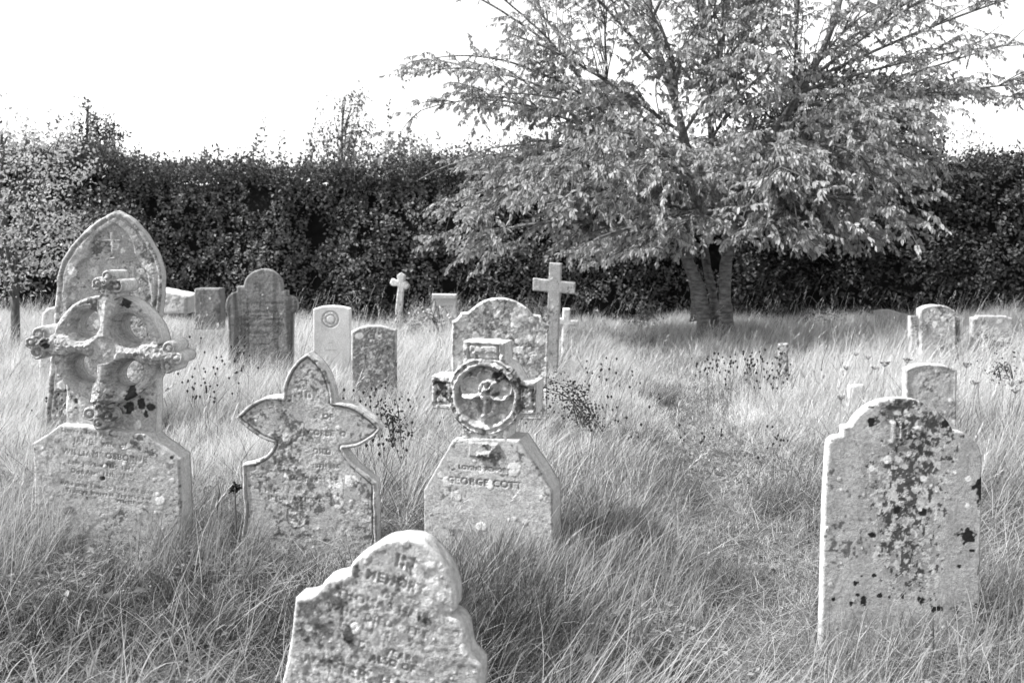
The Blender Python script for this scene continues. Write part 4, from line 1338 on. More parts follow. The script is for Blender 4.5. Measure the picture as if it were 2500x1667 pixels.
# ---- the big cherry -------------------------------------------------------------
def cherry():
    g = np.random.default_rng(77)
    Y0 = 12.4
    base = at(1745, 900, Y0); bx = base.x
    root = empty("cherry_tree", (bx, Y0, 0))
    tag(root, "large spreading cherry with drooping leaves and several bare stems, in front of the hedge", "tree")
    def pt(px, py, dy=0):
        q = at(px, py, Y0 + dy); return np.array([q.x, q.y, q.z])
    wood = []; twigs = []
    stems = [
        ([pt(1727, 850), pt(1719, 780), pt(1704, 700), pt(1674, 615), pt(1700, 520, -.1), pt(1690, 420, -.2), pt(1650, 260, -.2), pt(1600, 90, -.1), pt(1560, -120, 0)], .092, .03),
        ([pt(1776, 850), pt(1771, 770, -.05), pt(1770, 690, -.1), pt(1778, 605, -.1), pt(1790, 500), pt(1850, 380, .1), pt(1940, 250, .2), pt(2010, 120, .3), pt(2070, -60, .4)], .088, .035),
        ([pt(1750, 845, .3), pt(1740, 720, .35), pt(1722, 600, .4), pt(1745, 450, .4), pt(1735, 300, .5), pt(1760, 130, .6), pt(1790, -120, .7)], .05, .03),
        ([pt(1712, 780, .1), pt(1690, 680, .15), pt(1665, 590, .2), pt(1600, 470, .4), pt(1510, 330, .5), pt(1420, 200, .6), pt(1350, 60, .7)], .06, .02)]
    SC = []
    for P, r0, r1 in stems:
        C = curve3(P, 10)
        t = np.linspace(0, 1, len(C))
        r = r0 * (1 - t) + r1 * t
        r = r + .10 * np.exp(-t * 20) + .03 * np.exp(-((t - .16) / .03) ** 2) * (r0 > .1) + 0.015 * (vn(t * 20, t * 3, seed=int(r0 * 1000)) - .5)
        V, F, T = tube(C, r, 14)
        V = V + (fbm(V[:, 0] * 9, V[:, 1] * 9 + V[:, 2] * 5, seed=31, octv=4) - .5)[:, None] * .07 * np.array([1, 1, 0])
        wood.append((V, F, T))
        SC.append((C, r))
    # buttressed foot and a burr
    leafP = []; leafD = []; leafS = []
    def skirt(p):
        x = p[..., 0] - bx; y = p[..., 1]
        cut = 1.0 + .26 * np.exp(-((x - .1) / .8) ** 2) + .22 * sst(.8, 2.6, x) - .12 * sst(-2.2, -3.0, x) + .16 * (vn(p[..., 0] * 2.5, y * 2.5, seed=8) - .5)
        return CH - (CH - cut) * y / Y0      # the hem hangs level as the branches come forward
    def limb(start, az, el, L, r0, droop, seed, dens=1.0):
        gg = np.random.default_rng(seed)
        n = 14; P = [np.array(start)]
        a, e = az, el
        for i in range(n):
            t = i / n
            e -= droop / n * (0.3 + 1.6 * t); a += gg.normal(0, .07)
            P.append(P[-1] + np.array([math.cos(a) * math.cos(e), math.sin(a) * math.cos(e), math.sin(e)]) * L / n)
            if P[-1][2] < 1.25: e = max(e, .05)
        P = np.array(P); r = r0 * (1 - np.linspace(0, 1, n + 1)) ** 0.8 + .006
        wood.append(tube(P, r, 7))
        return P
    def spray(P, i, gg, L, z_lift=0.0, nl=1.0):
        """secondary branch from point i on polyline P with leafy twigs"""
        d = P[min(i + 1, len(P) - 1)] - P[max(i - 1, 0)]; d /= np.linalg.norm(d)
        f_ = Y0 / P[i][1]; rx, rz = P[i][0] * f_ - bx, CH + (P[i][2] - CH) * f_
        keep = 1.0
        keep *= 1 - .50 * sst(2.8, 3.6, rz)
        keep *= 1 - .5 * sst(-1.6, -2.6, rx) * sst(2.2, 2.8, rz)                                  # thinner above
        keep *= 1 - .98 * sst(1.7, 2.2, rx) * sst(2.9, 2.5, rz)               # right flank ends short lower down
        keep *= 1 - .15 * sst(1.8, 3.0, rx) * sst(2.4, 2.8, rz)
        keep *= 1 - .95 * sst(.1, -.35, rx - (-3.75 + 1.0 * max(rz - 3.3, 0))) # upper left cut away
        keep *= 1 - .97 * sst(-2.6, -3.05, rx) * sst(3.1, 2.7, rz)
        if gg.random() > keep: return
        side = gg.choice([-1, 1]); a = math.atan2(d[1], d[0]) + side * gg.uniform(.35, 1.1)
        e = math.asin(np.clip(d[2], -1, 1)) + gg.uniform(-.35, .45) + z_lift + .35 * sst(2.4, 3.4, rz)
        n = 7; Q = [P[i]]
        for k in range(n):
            e -= gg.uniform(.03, .17) * (1 - .6 * sst(2.4, 3.4, rz)); a += gg.normal(0, .14)
            Q.append(Q[-1] + np.array([math.cos(a) * math.cos(e), math.sin(a) * math.cos(e), math.sin(e)]) * L / n)
        Q = np.array(Q)
        if (Q[:, 2] < skirt(Q) - .05).any(): return
        twigs.append(tube(Q, np.linspace(.009, .003, n + 1), 4))
        for m in range(int(gg.integers(5, 10) * nl)):
            k = gg.integers(1, n + 1)
            a2 = a + gg.normal(0, .9); e2 = gg.uniform(-.6, .5) + .3 * sst(2.4, 3.4, rz)
            l2 = gg.uniform(.18, .5)
            nn = 5; W = [Q[k]]
            for _ in range(nn):
                e2 -= gg.uniform(.02, .22); a2 += gg.normal(0, .1)
                W.append(W[-1] + np.array([math.cos(a2) * math.cos(e2), math.sin(a2) * math.cos(e2), math.sin(e2)]) * l2 / nn)
            W = np.array(W)
            if (W[:, 2] < skirt(W) - .1).any(): continue
            twigs.append(tube(W, np.linspace(.005, .0022, nn + 1), 3))
            cnt = int(gg.integers(16, 32) * nl)
            tt = gg.uniform(.15, 1, cnt) * nn
            ii = np.minimum(tt.astype(int), nn - 1); fr = (tt - ii)[:, None]
            p = W[ii] * (1 - fr) + W[ii + 1] * fr
            wd = W[-1] - W[0]; wd /= np.linalg.norm(wd)
            D = wd * .6 + gg.normal(0, .5, (cnt, 3)) + np.array([0, 0, -.75])
            leafP.append(p); leafD.append(D); leafS.append(gg.uniform(.032, .078, cnt) * (1 - .15 * (Q[0][2] > 3.2)))
    def dress(P, gg, count, L0, L1, start=.12, nl=1.0):
        n = len(P) - 1
        for _ in range(count):
            i = int(np.clip(gg.uniform(start, 1.05) * n, 1, n))
            spray(P, i, gg, gg.uniform(L0, L1), nl=nl)
    k = 0
    # lower and middle limbs: wide, arching, drooping
    for (si, t, az, el, L, dr, cnt) in [
        (0, .42, 178, 10, 3.1, .75, 15), (0, .45, 200, 22, 3.4, 1.0, 16), (0, .40, 225, 12, 2.6, .85, 13), (3, .50, 185, 20, 3.2, .9, 15), (3, .42, 215, 25, 3.0, 1.3, 14),
        (0, .50, 165, 30, 3.3, .9, 13), (3, .60, 195, 25, 2.9, .8, 12), (0, .55, 235, 30, 2.8, 1.1, 13), (0, .47, 260, 10, 2.2, .9, 12), (1, .42, 290, 10, 2.3, .9, 12),
        (1, .45, 320, 18, 2.9, 1.0, 15), (1, .47, 345, 12, 3.0, .75, 15), (1, .43, 10, 15, 3.0, .8, 14), (1, .52, 335, 30, 3.2, 1.0, 15), (1, .50, 305, 35, 2.9, 1.2, 14),
        (2, .45, 30, 30, 2.8, .8, 9), (2, .5, 90, 30, 2.6, .9, 7), (2, .55, 140, 35, 2.8, .9, 9), (2, .40, 60, 18, 2.5, .8, 7), (0, .44, 245, 40, 2.6, 1.3, 13), (1, .48, 275, 40, 2.5, 1.4, 13),
        (0, .60, 190, 35, 2.8, .8, 11), (1, .60, 350, 28, 3.1, .6, 12), (1, .58, 320, 35, 2.7, 1.0, 12), (3, .72, 170, 25, 2.4, .6, 10), (3, .78, 210, 20, 2.3, .6, 10)]:
        C, r = SC[si]; i = int(t * (len(C) - 1))
        P = limb(C[i], R(az + g.normal(0, 4)), R(el + 5), L * (.80 if (az < 60 or az > 300) else 1), min(.028, r[i] * .42), dr, 900 + k)
        dress(P, np.random.default_rng(950 + k), int(cnt * 1.7), .5, 1.0)
        k += 1
    # upper, sparser and more upright limbs
    for (si, t, az, el, L, dr, cnt) in [
        (0, .70, 180, 35, 2.8, .5, 11), (0, .8, 205, 45, 2.4, .6, 10), (0, .88, 160, 50, 2.2, .5, 8), (0, .75, 260, 45, 2.0, .8, 10), (3, .9, 180, 35, 2.4, .5, 10), (3, .97, 150, 50, 2.0, .5, 8),
        (1, .70, 358, 12, 3.6, .35, 14), (1, .66, 345, 28, 3.4, .45, 13), (1, .78, 5, 18, 3.4, .4, 13), (1, .85, 350, 35, 3.0, .5, 12), (1, .8, 355, 25, 3.8, .3, 16), (1, .74, 8, 8, 3.9, .3, 16), (1, .92, 20, 40, 2.6, .5, 9), (1, .72, 290, 45, 2.2, .8, 11),
        (1, .8, 310, 35, 2.5, .7, 11), (2, .7, 200, 50, 2.2, .6, 10), (2, .8, 330, 50, 2.2, .7, 10), (2, .75, 90, 45, 2.4, .6, 7), (2, .9, 250, 55, 2.0, .8, 10), (2, .85, 120, 50, 2.2, .6, 8), (2, .65, 270, 45, 2.0, .9, 11),
        (3, .85, 230, 40, 2.2, .7, 10), (0, .9, 300, 55, 1.8, .5, 9), (2, .72, 240, 60, 2.4, .4, 11), (2, .78, 300, 62, 2.4, .4, 11), (0, .82, 330, 50, 2.2, .5, 10), (1, .75, 250, 50, 2.4, .5, 10), (2, .6, 265, 58, 2.4, .6, 11), (0, .7, 310, 55, 2.4, .5, 10), (2, .88, 180, 45, 2.2, .5, 9), (1, .82, 200, 50, 2.2, .5, 9), (0, .62, 285, 50, 2.2, .8, 11), (3, .7, 250, 50, 2.2, .8, 11), (1, .62, 12, 5, 3.3, .5, 12), (0, .65, 172, 22, 3.2, .45, 10), (2, .95, 20, 60, 2.2, .6, 9), (0, .95, 220, 60, 2.0, .6, 9)]:
        C, r = SC[si]; i = int(t * (len(C) - 1))
        P = limb(C[i], R(az + g.normal(0, 4)), R(el), L * .88, min(.018, r[i] * .4), dr * .6, 1300 + k)
        dress(P, np.random.default_rng(1350 + k), int(cnt * 2.1), .35, .9, nl=.78)
        k += 1
    combine("trunk", wood, M_BARK, parent=root)
    combine("twigs", twigs, M_BARK2, parent=root)
    P = np.concatenate(leafP); D = np.concatenate(leafD); S = np.concatenate(leafS)
    kk = P[:, 2] > skirt(P)
    P, D, S = P[kk], D[kk], S[kk]
    n = len(P); print("cherry leaves", n)
    N = rand_dirs(g, n) + np.array([-.2, -.2, .5])
    tn = np.clip(.37 + .12 * (fbm(P[:, 0] * 1.5, P[:, 2] * 1.5, P[:, 1], seed=4, octv=3) - .5) * 2 + g.normal(0, .05, n), .1, .5)
    combine("foliage", [leaves(P, N, D, S, .50, tn, True)], M_LEAF, parent=root, smooth=False)
cherry()

# ---- clipped hedge ------------------------------------------------------------------
def hedge(name, x0, x1, y0, hfun, depth, label, seed, dens=1500, size=(.03, .06), tone=(.05, .13), bump=.26, shoots=2.2, facetone=None):
    g = np.random.default_rng(seed)
    root = empty(name, ((x0 + x1) / 2, y0 + depth / 2, 0))
    tag(root, label, "hedge")
    # solid core for the inner twigs; shade between leaves is in its near-black tone
    xs = np.arange(x0, x1 + .01, .25); zs = np.linspace(0, 1, 12)
    X, Zt = np.meshgrid(xs, zs, indexing='ij')
    H = hfun(X)
    def face(x, z): return y0 + .45 * np.clip(z / np.maximum(hfun(x), .1), 0, 1) ** 7 + bump * 2.2 * (fbm(x * 1.3, z * 1.3, seed=seed, octv=4) - .5) * 1.3 + .10 * (1 - np.clip(z / .6, 0, 1))
    V1 = np.stack([X, face(X, Zt * H) + .20, Zt * (H - .16 - .16 * vn(X * 2, X * 0, seed=seed))], -1)
    V2 = V1.copy(); V2[..., 1] = y0 + depth
    nx, nz = X.shape
    I = np.arange(nx * nz).reshape(nx, nz)
    q = lambda I: np.stack([I[:-1, :-1], I[1:, :-1], I[1:, 1:], I[:-1, 1:]], -1).reshape(-1, 4)
    V = np.concatenate([V1.reshape(-1, 3), V2.reshape(-1, 3)]); J = I + nx * nz
    top = np.stack([I[:-1, -1], I[1:, -1], J[1:, -1], J[:-1, -1]], -1)
    e1 = np.stack([I[0, :-1], I[0, 1:], J[0, 1:], J[0, :-1]], -1); e2 = np.stack([I[-1, :-1], J[-1, :-1], J[-1, 1:], I[-1, 1:]], -1)
    combine("dark_core", [(V, np.concatenate([q(I), q(J)[:, ::-1], top, e1, e2]), np.full(len(V), .012))], M_HEDGE, parent=root, smooth=False)
    parts = []
    # front face leaves, gathered in sprigs
    n = int((x1 - x0) * float(np.mean(H)) * dens)
    ns = n // 9
    sx = g.uniform(x0, x1, ns); sz = g.random(ns) * hfun(sx)
    dep = g.random(ns) ** 1.5 * .30 - .10 * vn(sx * 4, sz * 4, seed=seed + 2)
    sy = face(sx, sz) + dep
    x = np.repeat(sx, 9) + g.normal(0, .045, ns * 9); z = np.repeat(sz, 9) + g.normal(0, .045, ns * 9); y = np.repeat(sy, 9) + g.normal(0, .04, ns * 9)
    m = z > 0.02; x, y, z = x[m], y[m], z[m]; n = len(x)
    low = sst(1.1, .25, z) * fbm(x * 1.2, z * 2, seed=seed + 3, octv=3)
    m = (g.random(n) > low * .75) & (vn(x * 3.3, z * 3.3, seed=seed + 21) * .7 + .3 * vn(x * 8, z * 8, seed=seed + 22) > .26); x, y, z = x[m], y[m], z[m]; n = len(x)
    D = g.normal(0, .7, (n, 3)) + [0, -.3, .1]; N = g.normal(0, .42, (n, 3)) + [-.1, -.75, .45]
    pt_ = fbm(x * .9, z * .9, seed=seed + 7, octv=3) * .6 + .6 * fbm(x * 5, z * 5, seed=seed + 8, octv=2) - .1
    tn = np.clip(g.uniform(tone[0], tone[1], n) * (.6 + .8 * pt_), .02, .4)
    if facetone is not None: tn = facetone(x, z, tn)
    parts.append(leaves(np.stack([x, y, z], 1), N, D, g.uniform(*size, n), .62, tn))
    # top leaves
    n = int((x1 - x0) * depth * dens * 1.0)
    x = g.uniform(x0, x1, n); y = y0 + g.uniform(-.02, depth, n); z = hfun(x) - .12 + g.normal(0, .10, n) + .55 * (fbm(x * 2.2, y * 2.2, seed=seed + 9) - .5)
    parts.append(leaves(np.stack([x, y, z], 1), g.normal(0, .6, (n, 3)) + [0, 0, .8], g.normal(0, .6, (n, 3)), g.uniform(*size, n), .62, g.uniform(tone[0] * .8, tone[1] * .8, n)))
    # whippy shoots standing out of the top
    nsh = int((x1 - x0) * 13 * shoots)
    st = []
    for i in range(nsh):
        x = g.uniform(x0, x1); y = y0 + g.uniform(.0, depth * .8)
        L = g.gamma(2.0, .15) * (.40 + 1.1 * float(vn(x * 1.1, 0 * x, seed=seed + 12)))
        L = min(L, 1.1)
        p0 = np.array([x, y, float(hfun(np.array(x))) - .08])
        d = np.array([g.normal(.05, .22), g.normal(0, .2), 1.0]); d /= np.linalg.norm(d)
        nn = 6; P = [p0]
        for _ in range(nn):
            d = d + [g.normal(0, .06), g.normal(0, .06), 0]; P.append(P[-1] + d * L / nn)
        P = np.array(P); st.append(tube(P, np.linspace(.006, .002, nn + 1), 3))
        c = int(L * 40) + 4
        tt = g.random(c) * nn; ii = np.minimum(tt.astype(int), nn - 1); fr = (tt - ii)[:, None]
        p = P[ii] * (1 - fr) + P[ii + 1] * fr
        parts.append(leaves(p, rand_dirs(g, c), g.normal(0, .7, (c, 3)) + [0, 0, .3], g.uniform(size[0] * .9, size[1] * 1.2, c), .55, g.uniform(tone[0] * .8, tone[1] * 1.2, c)))
    combine("foliage", parts, M_HEDGE, parent=root, smooth=False)
    if st: combine("shoots", st, M_BARK2, parent=root)['kind'] = "stuff" 
    return root

def z_at(py, Y): return at(1250, py, Y).z
YH = 15.0
def h_left(x):
    x = np.asarray(x, float)
    return z_at(404, YH) + .16 * (fbm(x * .6, x * 0, seed=61, octv=3) - .5) * 2 + .25 * sst(-4.8, -7.2, x)
hedge("clipped_hedge", -9.6, 3.6, YH, h_left, 1.4, "long dark clipped hedge closing the churchyard behind the graves, left and centre", 301, dens=2000, size=(.03, .08), tone=(.06, .22))
def h_right(x):
    x = np.asarray(x, float)
    return z_at(455, YH) + .45 * sst(5.2, 8.5, x) + .2 * (fbm(x * .8, x * 0, seed=63, octv=3) - .5) * 2
hedge("ivy_hedge", 3.6, 10.2, YH - .05, h_right, 1.5, "dark ivy-hung hedge right of the cherry tree, running out of the picture", 302, dens=1500, size=(.05, .085), tone=(.035, .10), bump=.2, shoots=.6,
      facetone=lambda x, z, t: t * (1 + .8 * sst(6.4, 7.4, x) * sst(1.0, 1.6, z)))

# ---- other trees and bushes -----------------------------------------------------------
def crown_tree(name, label, cx, cy, blobs, trunk_r, dens, size, tone, seed, mat=None, limbs=14, hollow=.35, zmin=.3, gap=.42, cat="tree", trunk_top=None):
    """blobs: (dx, dy, z, rx, ry, rz). leaf sprigs fill the blobs' outer volume, limbs reach into them"""
    g = np.random.default_rng(seed)
    root = empty(name, (cx, cy, 0))
    tag(root, label, cat)
    LP = []
    wood = []
    zt = trunk_top or max(b[2] for b in blobs)
    if trunk_r > 0:
        P = curve3([np.array([cx, cy, -.1]), np.array([cx + .04, cy, zt * .35]), np.array([cx - .05, cy, zt * .7]), np.array([cx, cy, zt])], 6)
        wood.append(tube(P, np.linspace(trunk_r, trunk_r * .25, len(P)), 9))
        for i in range(limbs):
            b = blobs[g.integers(len(blobs))]
            j = int(g.uniform(.25, .9) * (len(P) - 1))
            e = np.array([cx + b[0] + g.uniform(-.75, .75) * b[3], cy + b[1] + g.uniform(-.75, .75) * b[4], b[2] + g.uniform(-.4, .8) * b[5]])
            mid = (P[j] + e) / 2 + [0, 0, g.uniform(-.05, .25)]
            Q = curve3([P[j], mid, e], 6)
            wood.append(tube(Q, np.linspace(trunk_r * .32, .006, len(Q)), 5))
    for (dx, dy, z, rx, ry, rz) in blobs:
        vol = 4 * (rx * ry + ry * rz + rx * rz)
        ns = int(vol * dens / 8)
        d = rand_dirs(g, ns); r = (hollow + (1 - hollow) * g.random(ns) ** .6)
        r = r * (.8 + .45 * fbm(d[:, 0] * 3 + dx, d[:, 1] * 3 + d[:, 2] * 3, seed=seed + 1, octv=3) )
        c = np.stack([cx + dx + d[:, 0] * r * rx, cy + dy + d[:, 1] * r * ry, z + d[:, 2] * r * rz], 1)
        keep = vn(c[:, 0] * 3.2 / max(rx, .5) * 1.2, c[:, 2] * 3.4, c[:, 1] * 2.6, seed=seed + 2) > gap
        c = c[keep & (c[:, 2] > zmin)]
        p = np.repeat(c, 8, 0) + g.normal(0, size[1] * .9, (len(c) * 8, 3))
        LP.append(p)
    P = np.concatenate(LP); n = len(P)
    N = g.normal(0, .6, (n, 3)) + [-.1, -.2, .6]; D = g.normal(0, .7, (n, 3)) + [0, 0, -.15]
    tn = np.clip(g.uniform(tone[0], tone[1], n) * (.7 + .6 * fbm(P[:, 0] * 2, P[:, 2] * 2, P[:, 1] * 2, seed=seed + 5, octv=2)), .02, .6)
    if wood: combine("trunk", wood, M_BARK2, parent=root)
    combine("foliage", [leaves(P, N, D, g.uniform(*size, n), .55, tn)], mat or M_HEDGE, parent=root, smooth=False)
    return root
def wx(px, Y): return at(px, 500, Y).x
# small light-leaved tree at the left edge
Yl = 10.6
crown_tree("young_tree", "small light-leaved tree with a dark forked trunk at the left edge", wx(14, Yl), Yl,
    [(.1, 0, 1.75, .95, .9, .75), (.45, -.2, 1.35, .55, .6, .45), (-.5, 0, 1.7, .8, .8, .8), (.35, .2, 2.25, .55, .5, .45), (-.2, .1, 2.45, .5, .5, .4), (.1, -.3, 1.1, .5, .5, .35)],
    .055, 280, (.03, .06), (.36, .58), 401, mat=M_LEAF, limbs=20, zmin=.65, gap=.40)
# dense dark tree behind the hedge, right of the cherry
Yd = 19.5
crown_tree("dense_tree", "dense dark rounded tree behind the hedge, seen through the right side of the cherry", wx(2030, Yd), Yd,
    [(0, 0, z_at(420, Yd), 1.9, 1.8, 1.9), (.9, 0, z_at(430, Yd), 1.25, 1.3, 1.45), (-1.2, 0, z_at(480, Yd), 1.5, 1.4, 1.4), (-.3, 0, z_at(290, Yd), 1.3, 1.3, 1.0)],
    .16, 300, (.07, .12), (.03, .075), 411, hollow=.6, gap=.2)
# airy tree beyond the hedge
Ya = 26
crown_tree("airy_tree", "thin airy tree rising alone beyond the middle of the hedge", wx(842, Ya), Ya,
    [(0, 0, z_at(300, Ya), .75, .7, .8), (.2, 0, z_at(245, Ya), .55, .5, .4), (-.55, 0, z_at(335, Ya), .45, .45, .45), (.5, 0, z_at(330, Ya), .45, .45, .5), (.1, 0, z_at(375, Ya), .8, .7, .4)],
    .07, 120, (.07, .11), (.10, .2), 421, limbs=30, hollow=.2, gap=.50)
Yb = 24
crown_tree("rounded_tree", "low rounded tree top beyond the hedge, right of the airy tree", wx(1005, Yb), Yb,
    [(0, 0, z_at(390, Yb), .55, .6, .6), (.35, 0, z_at(410, Yb), .4, .5, .5)], .07, 330, (.06, .09), (.12, .22), 431, gap=.2)
crown_tree("bushy_tree", "spiky bushy tree top beyond the hedge, left of the rounded one", wx(945, 22), 22,
    [(0, 0, z_at(370, 22), .3, .4, .45), (-.5, 0, z_at(410, 22), .45, .4, .4), (.2, 0, z_at(420, 22), .5, .4, .4)], .05, 230, (.05, .08), (.10, .2), 432, gap=.38)
# whorled dark evergreen
Ye = 17.6
crown_tree("evergreen_tree", "dark evergreen with a stepped pointed top behind the hedge at the left", wx(225, Ye), Ye,
    [(0, 0, z_at(262, Ye), .08, .1, .14), (0, 0, z_at(290, Ye), .22, .2, .08), (-.05, 0, z_at(320, Ye), .34, .3, .09), (-.05, 0, z_at(350, Ye), .42, .3, .10), (.42, 0, z_at(298, Ye), .14, .2, .12), (.4, 0, z_at(330, Ye), .26, .3, .12), (0, 0, z_at(375, Ye), .6, .5, .22), (0, 0, z_at(415, Ye), .85, .6, .35)],
    .06, 420, (.05, .08), (.04, .10), 441, limbs=10, gap=.3)
# lighter bushes rising behind the hedge
for i, (px, py, Y, rx, rz, lab) in enumerate([
        (1170, 400, 18.5, .9, .55, "leafy bush standing up behind the hedge, under the cherry's left edge"),
        (1330, 380, 19.0, 1.1, .8, "pale leafy bush behind the hedge, hidden behind the cherry's left crown"),
        (60, 420, 17.5, .8, .35, "loose bush above the hedge in the far left corner"),
        (2330, 400, 21.0, .75, .8, "round-topped pale bush beyond the hedge, right of the dense dark tree"),
        (2450, 440, 17.0, .8, .5, "bushy growth over the hedge top at the right edge")]):
    crown_tree("bush", lab, wx(px, Y), Y, [(0, 0, z_at(py, Y), rx, .6, rz), (.4, 0, z_at(py + 20, Y), rx * .7, .6, rz * .7), (-.5, 0, z_at(py + 25, Y), rx * .6, .6, rz * .7)],
               .04, 230, (.045, .075), (.10, .22), 460 + i, gap=.33, cat="bush", limbs=8)
# shrub between the pale square stone and the tall cross
Ys = 12.9
crown_tree("shrub", "low feathery shrub in the shade behind the round-topped lichened gravestone", wx(1240, Ys), Ys,
    [(0, 0, z_at(775, Ys), .5, .3, .3), (-.3, 0, z_at(760, Ys), .25, .25, .22), (.3, 0, z_at(790, Ys), .3, .3, .25)], .02, 750, (.02, .05), (.10, .2), 470, gap=.25, zmin=.05, cat="shrub", hollow=.3)
crown_tree("rose_bush", "small flowering bush in front of the pale square gravestone", wx(1075, 11.3), 11.3,
    [(0, 0, z_at(790, 11.3), .22, .15, .12), (-.2, 0, z_at(770, 11.3), .12, .12, .12)], .01, 800, (.03, .055), (.25, .6), 471, gap=.3, zmin=.05, cat="bush")

for i, (px, py, Y, rx, lab) in enumerate([(960, 775, 12.9, .35, "dark weeds hiding the foot of the leaning white cross"), (110, 690, 13.6, .5, "leafy weeds at the hedge foot by the left-hand young tree"),
        (1560, 770, 13.9, .3, "straggling weeds under the cherry's left side"), (1960, 785, 14.0, .5, "dark weeds at the hedge foot right of the cherry trunk"), (780, 720, 14.2, .4, "thin weeds at the hedge foot above the white war grave")]):
    crown_tree("weed_clump", lab, wx(px, Y), Y, [(0, 0, .2, rx, .25, .28), (.3, 0, .15, rx, .25, .2)], .006, 300, (.03, .05), (.05, .14), 480 + i, gap=.4, zmin=.02, cat="weeds", hollow=.1)

# ---- knapweed, umbels, dock ------------------------------------------------------------
def blob(P, r, sq, g):
    """small faceted heads at many points"""
    n = len(P)
    base = np.array([[0, 0, 1], [1, 0, .1], [0, 1, .1], [-1, 0, .1], [0, -1, .1], [0, 0, -1.2]], float)
    fc = np.array([[0, 1, 2], [0, 2, 3], [0, 3, 4], [0, 4, 1], [5, 2, 1], [5, 3, 2], [5, 4, 3], [5, 1, 4]])
    V = P[:, None] + base[None] * (r[:, None, None] * np.array([1, 1, sq]))
    F = (np.arange(n)[:, None, None] * 6 + fc[None]).reshape(-1, 3)
    return V.reshape(-1, 3), F, n * 6
def knapweed(px, py, Y, rx, n, hmin, hmax, seed, label):
    g = np.random.default_rng(seed)
    c = at(px, py, Y); cx = c.x
    root = empty("knapweed", (cx, Y, float(hz(np.array(cx), np.array(Y)))))
    tag(root, label, "wildflower", "knapweed plants gone to seed in the long grass")
    x = cx + g.normal(0, rx, n); y = Y + g.normal(0, rx * .8, n)
    P0 = np.stack([x, y, hz(x, y)], 1)
    L = g.uniform(hmin, hmax, n)
    k = Y / 5.0
    V, F, T, pts = ribbons(P0, g.uniform(-3, 3, n), g.uniform(0, .25, n), g.uniform(0, .35, n), L, np.full(n, .0035 * max(1, k * .8)), np.full(n, .09), nseg=5, seed=seed)
    own = [[] for _ in range(n)]                 # every stalk with its own side branches is one part
    def share(v, f, t, ids, seg):
        nv = (seg + 1) * 2
        for q, i_ in enumerate(ids):
            own[i_].append((v[q * nv:(q + 1) * nv], f[q * seg:(q + 1) * seg] - q * nv, t[q * nv:(q + 1) * nv]))
    share(V, F, T, range(n), 5)
    heads = [pts[:, -1]]
    for i in range(3):   # side branches
        s = pts[:, 3] * (1 - i * .2) + pts[:, 4] * i * .2
        m = g.random(n) < .75
        v, f, t, p2 = ribbons(s[m], g.uniform(-3, 3, m.sum()), g.uniform(.3, .8, m.sum()), -g.uniform(.2, .6, m.sum()), L[m] * g.uniform(.15, .3, m.sum()), np.full(m.sum(), .003 * max(1, k * .8)), np.full(m.sum(), .09), nseg=3, seed=seed + i)
        share(v, f, t, np.nonzero(m)[0], 3); heads.append(p2[:, -1])
    for pr in own: combine("stem", pr, M_DRY, parent=root)
    H = np.concatenate(heads)
    H = H[:99]
    v, f, nn = blob(np.zeros((1, 3)), np.array([1.0]), 1.25, g)
    me = None
    for q, rr in zip(H, g.uniform(.006, .0095, len(H)) * max(1, k * .8)):
        if me is None:
            o = mesh_np("seed_head", v, [f], M_DRY, parent=root, attrs={"tone": np.full(nn, .035)}); me = o.data
        else:
            o = bpy.data.objects.new("seed_head", me); COL.objects.link(o); o.parent = root
        o.location = Vector(q) - root.location; o.scale = (rr, rr, rr)
for i, (px, py, Y, rx, n, h0, h1, lab) in enumerate([
    (500, 900, 6.6, .16, 12, .45, .62, "knapweed with dark seed heads just left of the dark-stained round-shouldered gravestone"),
    (560, 860, 7.6, .12, 9, .5, .7, "thin knapweed clump against the left foot of the dark-stained gravestone"),
    (870, 950, 5.6, .14, 20, .42, .62, "dense knapweed clump right behind the tip of the trefoil-headed stone"),
    (930, 990, 5.2, .10, 14, .35, .5, "knapweed clump above the right petal of the trefoil-headed stone"),
    (1440, 960, 5.9, .22, 16, .35, .5, "knapweed scattered to the right of the anchor cross"),
    (1500, 900, 7.2, .12, 6, .4, .55, "few taller knapweed stems on the left bank of the path"),
    (1800, 880, 8.3, .22, 24, .35, .5, "broad knapweed clump on the right bank of the path below the tree"),
    (1900, 905, 7.9, .18, 12, .3, .42, "knapweed clump beside the tiny dark marker"),
    (1850, 1050, 5.7, .18, 6, .28, .4, "sparse knapweed left of the monogrammed gravestone"),
    (170, 900, 6.2, .15, 6, .4, .6, "knapweed behind the ringed cross at the far left")]):
    knapweed(px, py, Y, rx, n, h0, h1, 600 + i, lab)

